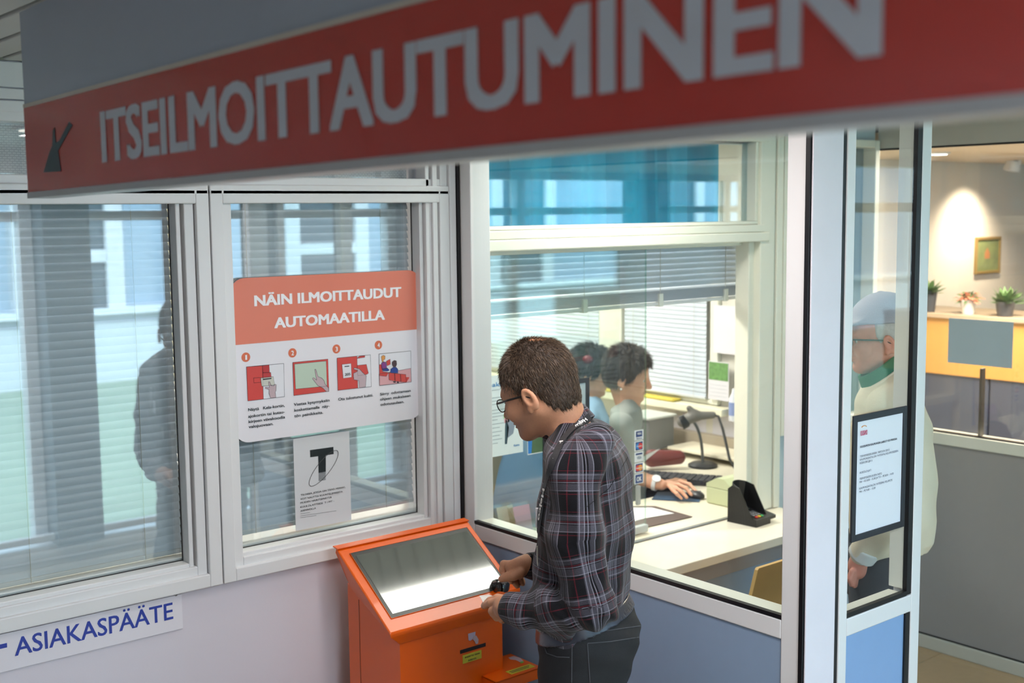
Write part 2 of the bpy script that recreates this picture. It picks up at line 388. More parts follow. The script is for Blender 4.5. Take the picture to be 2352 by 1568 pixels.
# ---- reception window and the narrow light beside it
w3 = sroot('window_3', (3.3, WY, .74))
obj('stile', MB().box((2.455, 3.20, .74), (2.517, 3.34, 2.45), .004), cream, w3)
obj('stile', MB().box((4.062, 3.235, .742), (4.16, 3.345, 2.45), .005), cream, w3)
obj('stile_moulding', MB().box((4.166, 3.228, .742), (4.205, 3.34, 2.45), .004), cream, w3)
obj('inner_jamb', MB().box((4.03, 3.27, .742), (4.064, 3.345, 1.91), .004), cream, w3)
obj('transom_rail', MB().box((2.517, 3.225, 1.912), (4.11, 3.40, 1.952), .005), cream, w3)
obj('transom_rail', MB().box((2.517, 3.232, 1.953), (4.085, 3.40, 1.984), .004), cream, w3)
obj('glazing_bead', MB().box((2.517, 3.25, 1.985), (4.062, 3.30, 1.999), .003), cream, w3)
obj('glazing_bead', MB().box((4.044, 3.25, 1.999), (4.062, 3.30, 2.42), .003), cream, w3)
obj('head_rail', MB().box((2.517, 3.23, 2.33), (4.11, 3.40, 2.45), .004), cream, w3)
obj('pane', MB().box((2.50, 3.298, 1.985), (4.06, 3.304, 2.34)), pane_glass, w3)
obj('sliding_track', MB().box((2.517, 3.245, .741), (4.03, 3.263, .746), .001), M('grey_aluminium', '9A9D9E', .35, metal=.6), w3)
obj('sliding_track', MB().box((2.517, 3.31, 1.895), (4.03, 3.38, 1.912), .002), cream, w3)
obj('sill_board', MB().box((2.517, 3.264, .705), (4.03, 3.297, .7395), .002), M('desk_cream', 'E8DFC9', .35, var=.03), w3)
def slide_pane(x0, x1, y):
    p = obj('sliding_pane', MB().box((x0, y, .755), (x1, y + .006, 1.90)), slide_glass, w3)
    obj('pane_edge', MB().box((x0 - .0025, y - .0005, .755), (x0, y + .0065, 1.90)), glass_edge, p); return p
sp1 = slide_pane(2.650, 3.464, 3.330)
obj('pane_edge', MB().box((3.464, 3.3295, .755), (3.4655, 3.3365, 1.90)), glass('pale_glass_edge', (.7, .85, .8), .15), sp1)
sp2 = slide_pane(2.53, 3.339, 3.352)
obj('pull_handle', MB().box((3.402, 3.316, .865), (3.422, 3.33, .945), .004), M('grey_plastic', 'A9ACAB', .4), sp1)
obj('pane_clip', MB().box((3.36, 3.32, .745), (3.47, 3.345, .775), .003), M('clear_grey_clip', 'C9CECD', .3), sp1)
w4 = sroot('window_4', (4.4, WY, 1.05))
obj('frame', ring(MB(), 4.215, 4.925, 1.055, 2.36, .035, 3.232, 3.30), cream, w4)
obj('pane', MB().box((4.245, 3.298, 1.08), (4.90, 3.304, 2.33)), pane_glass, w4)
obj('backing', MB().box((4.22, 3.40, 1.05), (4.92, 3.44, 2.36)), M('pale_blue_reflection_tint', 'A9C4CE', .7, var=.05, vscale=60), w4)  # blue of the reflections in this glass, painted on a plain backing
# ---- office shell
struct('wall_right', MB().box((RX, WY + .2, 0), (RX + .1, 7.0, CEIL)), office_paint)
struct('wall_far', MB().box((-.5, 6.8, 0), (RX + .1, 6.95, CEIL)), M('cream_office_wall', 'EFE6C9', .6, var=.02))
struct('wall_near', MB().box((-.6, WY + .2, 0), (-.5, 6.95, CEIL)), office_paint)
# ---- glazed partition: at right angles to the office wall, then a return facing the hall
pt = sroot('wall_partition', (PX, 2.5, 0))
beige_alu = alu_white
obj('gasket', MB().box((2.4405, 3.219, .0), (2.4512, 3.2495, CEIL - .002)), gasket, pt)
obj('post', MB().box((2.4515, 3.163, 0), (2.535, 3.2195, CEIL - .002), .003), alu_white, pt)
obj('rail', MB().box((PX, 1.872, .937), (2.535, 3.160, .989), .003), alu_white, pt)
obj('inner_sill', MB().box((2.468, 1.872, .988), (2.535, 3.165, .996), .002), cream, pt)
obj('gasket', MB().box((2.4515, 1.872, .990), (2.467, 3.165, 1.001)), gasket, pt)
obj('pane', MB().box((2.460, 1.86, .99), (2.466, 3.17, CEIL - .01)), part_glass, pt)
obj('panel', MB().box((2.456, 1.86, .02), (2.50, 3.20, .94)), panel_blue, pt)
obj('post', MB().box((PX, 1.812, 0), (2.540, 1.872, CEIL - .002), .003), alu_white, pt)
obj('gasket', MB().box((2.446, 1.801, 0), (2.56, 1.813, CEIL - .002)), gasket, pt)
obj('corner_post', MB().box((2.4525, 1.795, 0), (2.577, 1.80, CEIL - .002), .002), M('lilac_white_coat', 'E2DEE6', .6, bump=.04, bscale=900), pt)
obj('gasket', MB().box((2.560, 1.801, 0), (2.602, 1.83, CEIL - .002)), gasket, pt)
obj('post', MB().box((2.598, 1.797, 0), (2.634, 1.856, CEIL - .002), .003), alu_white, pt)
obj('post', MB().box((2.940, 1.797, 0), (2.984, 1.856, CEIL - .002), .003), alu_white, pt)
obj('jamb_lining', MB().box((2.920, 1.812, .985), (2.941, 1.858, CEIL - .002), .002), cream, pt)
obj('gasket', MB().box((2.918, 1.7985, .972), (2.940, 1.812, CEIL - .002)), gasket, pt)
obj('rail', MB().box((2.634, 1.797, .920), (2.940, 1.858, .969), .003), alu_white, pt)
obj('inner_sill', MB().box((2.634, 1.815, .968), (2.920, 1.858, .976), .002), cream, pt)
obj('gasket', MB().box((2.634, 1.7985, .970), (2.918, 1.812, .983)), gasket, pt)
obj('pane', MB().box((2.630, 1.804, .975), (2.925, 1.809, CEIL - .01)), glass('return_pane_glass', (0.97, 0.985, 0.985), 0.02), pt)
obj('panel', MB().box((2.634, 1.806, .02), (2.940, 1.85, .925)), M('bright_blue_laminate', '87A9D4', .42, var=.03, vscale=20, bump=.06, bscale=700), pt)
obj('gasket', MB().box((2.918, 1.800, .02), (2.940, 1.8058, .918)), gasket, pt)
# ---- right-hand glazed wall of the passage (X = 4.94)
wr = sroot('wall_passage', (RX, 2.0, 0))
obj('panel', MB().box((RX, -.7, .06), (RX + .06, WY, .975)), grey_panel, wr)
obj('sill', MB().box((RX - .02, -.7, .975), (RX + .08, WY, 1.028), .004), M('pale_grey_green_paint', 'CFD3C6', .4), wr)
obj('head', MB().box((RX - .005, -.7, 2.322), (RX + .08, WY, CEIL)), M('warm_grey_header', 'C2BFB6', .5), wr)
obj('gasket', MB().box((RX - .006, -.7, 2.314), (RX + .02, WY, 2.322)), gasket, wr)
obj('gasket', MB().box((RX - .006, -.7, 1.028), (RX + .02, WY, 1.034)), gasket, wr)
obj('pane', MB().box((RX + .005, -.7, 1.03), (RX + .011, WY, 2.318)), glass('passage_pane_glass', (0.93, 0.96, 0.96), .04), wr)
obj('glazing_bar', MB().box((RX + .02, 2.712, 1.03), (RX + .05, 2.724, 1.335), .002), M('brown_glazing_bar', '5E5044', .5), wr)
struct('baseboard_right', MB().box((RX - .018, -.7, 0), (RX, WY, .062), .004), M('grey_green_baseboard', 'B7BAAE', .45))
struct('trim_4', MB().box((RX - .006, -.7, .062), (RX + .002, WY, .067)), gasket)
# ---- the room beyond it
struct('wall_end', MB().box((RX + .06, 4.5, 0), (9.0, 4.6, 2.45)), M('warm_plaster', 'E2DAD0', .6, var=.02))
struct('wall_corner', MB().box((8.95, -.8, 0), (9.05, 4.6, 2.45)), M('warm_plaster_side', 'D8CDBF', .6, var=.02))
# ---- window front behind the viewer: daylight and the reflections come from here
wf = sroot('window_5', (1.5, -.7, 0))
dk = M('dark_column_paint', '5C646C', .6)
struct('wall_front_unseen', MB().box((-3.2, -.80, 0), (1.42, -.66, CEIL)).box((-3.3, -.80, 0), (-3.2, 3.45, CEIL)), white_paint)  # unseen stretch, made solid to keep daylight off the sign face
obj('sill', MB().box((1.42, -.80, 0), (8.9, -.56, .09), .004), frame_white, wf)
obj('sill_bar', MB().box((1.42, -.60, .115), (8.9, -.56, .155), .004), frame_white, wf)
obj('head', MB().box((1.42, -.80, 2.30), (8.9, -.60, CEIL)), frame_white, wf)
for x in (2.36, 4.95, 7.4): obj('column', MB().box((x, -.80, .09), (x + .28, -.50, 2.31), .006), dk, wf)
for x in (1.42, 2.28, 3.75, 4.87, 6.1, 8.6): obj('mullion', MB().box((x, -.76, .09), (x + .075, -.66, 2.31), .004), frame_white, wf)
obj('transom', MB().box((1.42, -.74, 2.02), (8.9, -.68, 2.08), .004), frame_white, wf)
obj('pane', MB().box((1.42, -.715, .09), (8.9, -.709, 2.31)), glass('front_pane_glass', (.97, .985, .98), .03), wf)
# ================================================================== OUTSIDE
gr = tag(obj('lawn', MB().box((-18, -30, -.5), (40, -.85, -.2)), M('dull_winter_grass', '98A88E', .9, var=.2, vscale=4)), 'dull green lawn in the courtyard outside, seen reflected in the window glass', 'lawn')
gr['kind'] = 'stuff'
fb = thing('building', 'long pale building with dark white-framed windows across the lawn, seen reflected in the glass', 'building', (10, -9.4, -.2))
obj('wall', MB().box((-12, -10.2, -.2), (34, -9.4, 8.6)), M('pale_facade', 'BFC9D2', .7, var=.03), fb)
obj('plinth', MB().box((-12, -9.4, -.2), (34, -9.34, .60)), M('white_brick', 'E3E8EC', .75, var=.06, vscale=40, bump=.3, bscale=60), fb)
obj('ledge', MB().box((-12, -9.4, .72), (34, -9.22, .81), .01), M('white_ledge', 'F0F2F4', .5), fb)
fw = None; pgl = M('dark_far_window', '35444E', .15)
for i in range(11):
    x = 0.95 + (i - 3) * 3.95
    f = MB(); ring(f, x, x + 1.46, .81, 3.5, .24, -9.42, -9.30, .01, 'lr'); f.box((x + .24, -9.4, 1.43), (x + 1.22, -9.31, 1.60), .01); f.box((x + .24, -9.4, 3.3), (x + 1.22, -9.31, 3.5), .01)
    a = obj('window', f, frame_white, fb); obj('pane', MB().box((x + .22, -9.41, .81), (x + 1.24, -9.385, 3.4)), pgl, a)
    b = obj('blind_panel', MB().box((x + 1.5, -9.405, .84), (x + 3.9, -9.39, 3.3)), M('far_blind', '9FB4C6', .6, var=.1, vscale=3), fb)
obj('roof_edge', MB().box((-12.3, -10.3, 8.6), (34.3, -9.0, 8.85), .02), M('roof_grey', '6E747A', .6), fb)
# ================================================================== BLINDS
slat_w = M('blind_slat_white', 'CDD6E0', .38, var=.02); cord_m = M('blind_cord', 'C9C8C0', .7); rail_m = M('blind_rail', 'D4D8DA', .35)
def slat_mb(L, wd, tilt, along='x', sgn=1):
    n = 4; mb = MB(); P = []
    for k in range(n + 1):
        t = -1 + 2 * k / n; P.append((t * wd / 2, (1 - t * t) * wd * .09))
    c, s = math.cos(tilt), math.sin(tilt); top = [(a * c - b * s, a * s + b * c) for a, b in P]; bot = [(y + .0006 * s, z - .0006 * c) for y, z in top]
    poly = top + bot[::-1]
    q = [((-L / 2, y * sgn, z) if along == 'x' else (y * sgn, -L / 2, z)) for y, z in poly]
    return mb.prism(q, (L, 0, 0) if along == 'x' else (0, L, 0))
def blind(label, x0, x1, y, ztop, zs, tilt, zbot, cords, along='x', wd=.030, sgn=1, group=None, tilts=None, clips=False):
    def pt_(u, v, z): return (u, y + v, z) if along == 'x' else (y + v, u, z)
    L = x1 - x0; cx = (x0 + x1) / 2
    t = thing('venetian_blind', label, 'blind', pt_(cx, 0, zbot), group)
    def bx(u0, u1, v0, v1, z0, z1, ch=0):
        a, b = pt_(u0, v0, z0), pt_(u1, v1, z1); return MB().box(np.minimum(a, b), np.maximum(a, b), ch)
    obj('head_rail', bx(x0, x1, -.014, .014, ztop, ztop + .026, .002), rail_m, t)
    cache = {}
    for i, z in enumerate(zs):
        tl = tilt if tilts is None else tilts[i]; key = round(tl, 2)
        if key not in cache:
            s = obj('slat', slat_mb(L, wd, tl, along, sgn), slat_w, None, True); s.parent = t; s.location = (0, 0, z - zbot); cache[key] = s
        else: dup(cache[key], (0, 0, z - zbot), t)
    obj('bottom_rail', bx(x0, x1, -.012, .012, zbot, zbot + .014, .003), rail_m, t)
    for u in cords:
        obj('ladder_cord', MB().tube([pt_(u, -.013 * sgn, zbot), pt_(u, -.013 * sgn, ztop)], .0012, 5), cord_m, t)
    if clips:
        for u in cords: obj('clip', bx(u - .012, u + .012, -.022, .012, zbot - .004, zbot + .05, .004), M('clear_clip', 'D6DAD2', .3), t)
    return t
tl1 = [math.radians(66 if z < 1.35 or z > 1.85 else 70) for z in np.arange(1.066, 2.087, .0242)]
blind('pale venetian blind, closed, behind the left pane over the blue lettered plate', 0.32, 1.475, 3.352, 2.085, np.arange(1.066, 2.087, .0242), 0, 1.040, (0.55, 1.03, 1.36), tilts=tl1)
blind('pale venetian blind, closed, behind the pane that carries the orange-topped poster', 1.595, 2.325, 3.352, 2.085, np.arange(1.083, 2.087, .0242), math.radians(64), 1.055, (1.72, 2.21))
zz = list(np.arange(1.745, 1.905, .0242)) + [1.680 + .0062 * i for i in range(8)][::-1]
rb = blind('half-raised white venetian blind with clear clips behind the reception sliding panes', 2.60, 4.17, 3.412, 1.906, zz, 0, 1.657, (2.68, 3.19, 3.62, 4.03), tilts=[math.radians(70)] * (len(zz) - 8) + [math.radians(18)] * 8, clips=True)
for k, (a, b) in enumerate(((.0, .30), (.02, .42), (-.02, .36))):
    pts = [(2.66 + a + .03 * math.sin(i * .7 + k), 3.40, 1.68 - b * i / 10 - .02 * k) for i in range(11)] + [(2.62 - .02 * k, 3.40, 1.28 + .02 * k)]
    obj('pull_cord', MB().tube(pts, .002, 5), M('white_cord', 'E8E8E4', .5), rb)
for (u0, u1) in ((4.265, 4.885), (5.10, 6.55)):
    blind('white venetian blind, fully lowered, on the right office wall ' + ('beside the calendar' if u0 < 5 else 'beyond the cream mullion'), u0, u1, RX - .035, 2.10, np.arange(1.05, 2.09, .0242), math.radians(79), 1.027, (u0 + .08, u1 - .08), 'y', .025, 1)
wo_ = sroot('window_6', (RX, 5.4, 1.0))
obj('frame', MB().box((RX - .02, 4.24, 1.0), (RX, 6.6, 1.024), .003), cream, wo_); obj('mullion', MB().box((RX - .05, 4.90, 1.0), (RX, 5.085, 2.2), .004), cream, wo_)
obj('frame', MB().box((RX - .03, 4.19, 1.0), (RX, 4.245, 2.2), .004), cream, wo_)
obj('sill', MB().box((RX - .10, 4.10, .955), (RX, 6.6, .995), .004), M('cream_sill', 'F1ECD2', .4), wo_)
# ---- curtains
def curtain(name, label, x0, x1, y, z0, z1, waves, amp, mat, jit=.4):
    n = int((x1 - x0) / .012); ph = np.cumsum(1 + jit * rng.standard_normal(n + 1) * .6); ph = ph / ph[-1] * waves * 2 * math.pi
    mb = MB(); xs = np.linspace(x0, x1, n + 1); ys = y + amp * np.sin(ph) * (0.6 + .4 * np.sin(ph * .37 + 1))
    v = []; 
    for z, s in ((z0, 1.0), ((z0 + z1) / 2, .9), (z1, .75)):
        for off in (0, .0025): v += [(x, y + (yy - y) * s + off, z) for x, yy in zip(xs, ys)]
    m = n + 1; f = []
    for i in range(n):
        for r in range(2):
            a = r * 2 * m; b = (r + 1) * 2 * m
            f += [(a + i, a + i + 1, b + i + 1, b + i), (a + m + i + 1, a + m + i, b + m + i, b + m + i + 1)]
        f += [(i + 1, i, m + i, m + i + 1), (4 * m + i, 4 * m + i + 1, 5 * m + i + 1, 5 * m + i)]
    for i in (0, n):
        for r in range(2): f.append((r * 2 * m + i, (r + 1) * 2 * m + i, (r + 1) * 2 * m + m + i, r * 2 * m + m + i))
    o = obj(name, mb.add(v, f), mat, None, True); return tag(o, label, 'curtain')
def cloth_mat(name, c, c2, trans=.35, weave=0):
    m = M(name, c, .85, var=.12, vscale=8); t = m.node_tree; N = t.nodes; L = t.links; b = N['Principled BSDF']
    tl = N.new('ShaderNodeBsdfTranslucent'); tl.inputs[0].default_value = lin(c2); mx = N.new('ShaderNodeMixShader'); mx.inputs[0].default_value = trans
    out = N['Material Output']; L.new(b.outputs[0], mx.inputs[1]); L.new(tl.outputs[0], mx.inputs[2]); L.new(mx.outputs[0], out.inputs[0])
    if weave:
        tc = N.new('ShaderNodeTexCoord'); bt = N.new('ShaderNodeTexBrick'); bt.inputs['Scale'].default_value = weave; bt.inputs['Color1'].default_value = lin(c); bt.inputs['Color2'].default_value = lin(c2); bt.inputs['Mortar'].default_value = lin('7F98AE'); bt.inputs['Mortar Size'].default_value = .06
        mp = N.new('ShaderNodeMapping'); mp.inputs['Rotation'].default_value = (math.radians(90), 0, 0); L.new(tc.outputs['Object'], mp.inputs[0]); L.new(mp.outputs[0], bt.inputs['Vector']); L.new(bt.outputs[0], b.inputs['Base Color'])
    return m
curtain('curtain', 'teal curtain gathered in folds above the reception transom', 2.56, 4.05, 3.46, 1.97, 2.36, 15, .048, cloth_mat('teal_curtain_cloth', '2F9DB8', '4CC4DE', .6))
curtain('curtain', 'pale woven net curtain in the narrow light above the left window', 0.24, 1.53, 3.39, 2.12, 2.34, 20, .010, cloth_mat('pale_net_cloth', 'D9E2EE', 'E9F0F8', .5, 40))
curtain('curtain', 'pale woven net curtain above the pane with the orange-topped poster', 1.57, 2.355, 3.39, 2.12, 2.34, 13, .010, cloth_mat('pale_net_cloth', 'D9E2EE', 'E9F0F8', .5, 40))
# ---- luminaires
for i, (n, c, s, p, k) in enumerate(LAMPS):
    lab = {'office': 'flat fluorescent ceiling luminaire in the office', 'passage': 'flat ceiling luminaire over the passage', 'hall': 'flat ceiling luminaire in the hall'}[n]
    t = thing('ceiling_light', lab + (', the one ' + ('nearer the reception window' if i == 0 else 'nearer the far wall' if i == 1 else 'added behind the left windows to light the net curtain' if i == 3 else 'left of the hanging sign' if i == 4 else 'added right of the hanging sign to light the left wall' if i == 5 else 'added by the window front to brighten the posts') if n != 'passage' else ''), 'lamp', c)
    x, y, z = c; a, b = s[0] / 2, s[1] / 2
    obj('housing', MB().box((x - a - .02, y - b - .02, z - .012), (x + a + .02, y + b + .02, z + .012), .004), frame_white, t)
    obj('diffuser', MB().box((x - a, y - b, z - .018), (x + a, y + b, z - .0125), .002), M('lamp_diffuser_' + n, 'FFF6EA', .4, emit=7.0 if n == 'passage' else 3.0), t)
# ================================================================== HANGING SIGN over the kiosk
SX, SY0, SZ0, TLT = 0.75, 2.324, 2.084, 0.0140
red_m = M('sign_red', 'C4433A', .22, var=.03, coat=.2); sgn_w = M('sign_white', 'B4C2D2', .25, var=.02)
hs = thing('hanging_sign', 'long red and pale grey sign with large white capitals hanging from the ceiling', 'sign', (SX, 1.2, SZ0))
def sq(s0, s1, z0, z1, x0, x1):
    P = [(x0, SY0 - s0, SZ0 + z0 + TLT * s0), (x0, SY0 - s1, SZ0 + z0 + TLT * s1), (x0, SY0 - s1, SZ0 + z1 + TLT * s1), (x0, SY0 - s0, SZ0 + z1 + TLT * s0)]
    return MB().prism(P, (x1 - x0, 0, 0))
SL = 2.2
obj('upper_panel', sq(0, SL, .174, .342, SX + .002, SX + .045), sgn_w, hs)
obj('trim_strip', sq(0, SL, .167, .174, SX - .001, SX + .046), M('sign_trim', 'D8D4C8', .4), hs)
obj('red_panel', sq(0, SL, .011, .167, SX, SX + .045), red_m, hs)
obj('bottom_profile', sq(0, SL, 0, .011, SX - .002, SX + .047), M('sign_profile', 'BFC4C6', .35), hs)
for s in (.15, 2.0): obj('hanger', MB().tube([(SX + .022, SY0 - s, SZ0 + .34), (SX + .022, SY0 - s, CEIL)], .004, 8), frame_white, hs)
text('lettering', 'ITSEILMOITTAUTUMINEN', M('sign_letter_white', 'D3DCE6', .4), hs, (SX, SY0, SZ0), (0, -1, TLT), (0, 0, 1), SY0 - 1.947, SY0 - .492, .049, .083, .034, lift=.0008)
fig = [(100, 396), (140, 393), (133, 346), (146, 322), (166, 287), (158, 280), (137, 322), (128, 328), (125, 293), (121, 300), (120, 335), (113, 350)]
obj('emblem', MB().prism([onX(a, b, SX - .0012) for a, b in fig], (.001, 0, 0)), M('sign_emblem', '24404A', .4), hs)
# ================================================================== POSTER in front of the second pane
YP = 3.279
def q2(px, py): p = onY(px, py, YP); return p[0], p[2]
po = thing('wall_poster', 'rounded white poster with orange top and four numbered drawings on the window', 'poster', (1.97, YP, 1.62))
X0, Z1 = q2(525, 640); X1, Z0 = q2(971, 958); ZB = q2(529, 793)[1]
def rp(poly, y0, dy): return MB().prism([(x, y0, z) for x, z in poly], (0, dy, 0))
R_ = .05
obj('backing_board', rp(rrect(X0 - .002, X1 + .001, Z0, Z1, R_), YP + .0005, .014), M('poster_edge_black', '14141C', .4), po)
obj('board', rp(rrect(X0, X1, Z0, Z1, R_), YP - .0015, .002), M('poster_white', 'E9E8EE', .35, var=.01), po)
top = [p for p in rrect(X0, X1, Z0, Z1, R_) if p[1] > ZB] ; top = top[:14] + [(X0, ZB), (X1, ZB)]
obj('heading_field', rp(top, YP - .0022, .0007), M('poster_orange', 'E08068', .35, var=.05, vscale=3), po)
def ptext(s, px0, py0, px1, py1, capx, mat, bold=.015, y=YP, par=po, lift=.003):
    a = onY(px0, py0, y); b = onY(px1, py1, y); return text('lettering', s, mat, par, (0, y, 0), (1, 0, 0), (0, 0, 1), a[0], b[0], (a[2] + b[2]) / 2, capx, bold, lift=lift)
pw = M('poster_letter_white', 'F4F4F8', .4); pk = M('print_dark', '24323A', .5)
ptext('NÄIN ILMOITTAUDUT', 583, 701, 921, 682, .033, pw, .04); ptext('AUTOMAATILLA', 629, 751, 883, 735, .033, pw, .04)
oc = M('poster_disc', 'D6704E', .4)
for s, cx, cy in (('1', 564, 820), ('2', 671, 810), ('3', 772, 801), ('4', 868.5, 792)):
    x, z = q2(cx, cy); r = .0145
    obj('number_disc', rp([(x + r * math.cos(a), z + r * math.sin(a)) for a in np.linspace(0, 2 * math.pi, 25)[:-1]], YP - .0022, .0007), oc, po)
    text('numeral', s, pw, po, (0, YP, 0), (1, 0, 0), (0, 0, 1), x - .0035 - (.001 if s != '1' else -.001), x + .0035 + (.001 if s != '1' else 0), z - .0075, .015, .03, lift=.003)
# drawings: each list is measured on the poster face
k8 = 2352 / 440.0
def D8(pts): return [q2(540 + a / k8, 780 + b / k8) for a, b in pts]
cred, cdr, cln, chand, cgreen, cpink = M('ink_red', 'D24A44', .4), M('ink_deep_red', 'B93A3C', .4), M('ink_line', '1E2630', .5), M('ink_hand', 'C3AEB4', .4), M('ink_pale_green', 'BFD2C0', .4), M('ink_pink', 'DDA9AE', .4)
cwh, ccard, cblu, cpur, cyel, cbrn = M('ink_paper', 'E6E8EE', .4), M('ink_card', 'CDCFC4', .4), M('ink_blue', '2B4494', .4), M('ink_purple', '83408A', .4), M('ink_hair', 'E09A50', .4), M('ink_brown', '4E3A40', .4)
def draw(shapes, frame):
    f = D8(frame); g = obj('drawing', rp(f, YP - .0022, .0007), cwh, po); lift = .0023
    for m, pts in shapes:
        lift += .00012; obj('shape', rp(D8(pts), YP - lift, .0008), m, g)
        if len(pts) > 3 and m is not cln:
            mb = MB(); p = D8(pts); p = p + p[:1]
            mb.tube([(x, YP - lift - .0001, z) for x, z in p], .00055, 4); obj('outline', mb, cln, g)
    mb = MB(); mb.tube([(x, YP - .0024, z) for x, z in f + f[:1]], .0007, 4); obj('outline', mb, cln, g)
draw([(cred, [(135, 332), (330, 318), (343, 727), (152, 750)]), (cdr, [(330, 318), (413, 308), (418, 400), (336, 402)]), (cdr, [(333, 404), (432, 400), (442, 470), (338, 487)]), (cred, [(222, 468), (308, 462), (312, 520), (226, 528)]),
      (ccard, [(308, 468), (462, 452), (482, 552), (322, 570)]), (cln, [(334, 478), (438, 466), (440, 480), (336, 494)]), (chand, [(404, 515), (420, 515), (436, 560), (470, 565), (484, 545), (498, 548), (496, 620), (488, 640), (494, 706), (432, 715), (410, 660), (412, 610), (364, 592), (366, 582), (416, 585)])],
     [(135, 332), (592, 290), (603, 697), (152, 750)])
draw([(cred, [(703, 278), (1135, 236), (1147, 632), (716, 684)]), (cgreen, [(724, 298), (1112, 260), (1124, 568), (738, 604)]), (chand, [(972, 362), (986, 362), (1012, 450), (1060, 470), (1086, 500), (1098, 540), (1140, 590), (1146, 632), (1116, 634), (1070, 590), (1010, 560), (978, 520), (944, 476), (950, 464), (966, 468), (996, 496)])],
     [(703, 278), (1135, 236), (1147, 632), (716, 684)])
draw([(cred, [(1246, 224), (1492, 200), (1502, 592), (1257, 620)]), (cred, [(1492, 222), (1520, 202), (1588, 194), (1588, 214), (1500, 228)]), (cred, [(1494, 314), (1606, 302), (1632, 410), (1612, 424), (1500, 440)]), (cwh, [(1306, 302), (1418, 290), (1426, 458), (1322, 472)]), (cln, [(1338, 322), (1396, 316), (1396, 328), (1338, 334)]),
      (chand, [(1450, 350), (1462, 342), (1520, 356), (1560, 400), (1604, 440), (1596, 576), (1520, 590), (1514, 500), (1450, 488), (1452, 470), (1446, 455), (1448, 430), (1446, 412), (1490, 390), (1500, 376), (1454, 362)])],
     [(1246, 224), (1657, 184), (1667, 574), (1257, 620)])
draw([(cpink, [(1762, 420), (1880, 400), (2150, 350), (2158, 516), (1768, 560)]), (cred, [(1764, 306), (1790, 300), (1806, 390), (1880, 400), (1850, 448), (1768, 440)]), (cred, [(1850, 262), (1898, 236), (1902, 300), (1860, 320)]), (cpur, [(1790, 286), (1812, 268), (1846, 274), (1858, 350), (1800, 372), (1790, 330)]), (cblu, [(1806, 356), (1864, 346), (1890, 372), (1866, 384), (1812, 380)]), (cyel, [(1788, 206), (1812, 188), (1836, 200), (1834, 236), (1816, 246), (1810, 280), (1798, 262)]),
      (cblu, [(1898, 404), (1904, 358), (1936, 336), (1970, 336), (1992, 360), (1994, 408)]), (cbrn, [(1922, 270), (1948, 250), (1974, 258), (1978, 300), (1966, 330), (1934, 330), (1920, 300)]), (cred, [(1880, 402), (1950, 410), (1954, 506), (1884, 490)]), (cred, [(1954, 410), (2020, 418), (2026, 512), (1958, 506)]), (cred, [(2024, 418), (2088, 424), (2094, 520), (2030, 514)]), (cred, [(2092, 456), (2134, 460), (2098, 518)]), (cln, [(1936, 508), (1966, 512), (1960, 526), (1940, 524)]), (cln, [(1980, 512), (2004, 514), (2000, 530), (1984, 528)])],
     [(1762, 174), (2152, 136), (2160, 516), (1770, 562)])
text('numeral', '205', pk, po, (0, YP, 0), (1, 0, 0), (0, 0, 1), D8([(1340, 440)])[0][0], D8([(1408, 432)])[0][0], D8([(1340, 441)])[0][1], .0085, .02, lift=.0042)
CAPT = [('Näytä   Kela-kortin,', 569, 943, 653, 934), ('ajokortin tai kutsu-', 569, 958, 653, 949), ('kirjeen viivakoodia', 570, 970, 654, 961), ('valojuovaan.', 570, 982, 627, 976),
        ('Vastaa kysymyksiin', 674, 931, 756, 922), ('koskettamalla  näy-', 675, 944, 756, 935), ('tön painikkeita.', 675, 957, 741, 950), ('Ota tulostunut kuitti.', 776, 919, 856, 910),
        ('Siirry  odottamaan', 872, 907, 942, 900), ('ohjeen mukaiseen', 872, 919, 942, 911), ('odotusaulaan.', 873, 931, 927, 925)]
for s, a, b, c, d in CAPT: ptext(s, a, b, c, d, .0092, pk, .022)
# ================================================================== SHEET WITH THE T
YT = 3.290
ts = thing('paper_notice', 'white paper notice with a black T and looped ring, below the orange-topped poster', 'notice', (1.85, YT, 1.25))
a = onY(673, 1008, YT); b = onY(807, 1200, YT)
tx0, tx1, tz1, tz0 = a[0], b[0], a[2], onY(680, 1219, YT)[2]
obj('sheet', MB().box((tx0, YT - .0008, tz0), (tx1, YT + .0008, tz1)), M('notice_paper', 'D4D7DA', .3, var=.02, vscale=6), ts)
k5 = 2228 / 540.0
def Q5(u, v, y=YT - .0015): return onY(520 + u / k5, 960 + v / k5, y)
blk = M('print_black', '15191D', .4)
obj('letter_t', MB().prism([Q5(*p) for p in ((792, 303), (1014, 272), (1017, 340), (943, 352), (942, 508), (874, 520), (870, 360), (795, 371))], (0, .0006, 0)), blk, ts)
for i in range(7):
    v = 520 + i * 11; obj('letter_t_bar', MB().prism([Q5(*p) for p in ((875, v + 3), (942, v - 8), (942, v - 3), (875, v + 8))], (0, .0006, 0)), blk, ts)
E1 = []
for th in np.linspace(0, 2 * math.pi, 49):
    u, v = 210 * math.cos(th), 62 * math.sin(th); al = math.radians(-52); E1.append(Q5(922 + u * math.cos(al) - v * math.sin(al), 475 + u * math.sin(al) + v * math.cos(al), YT - .0020))
obj('ring_line', MB().tube(E1, .0009, 5), blk, ts)
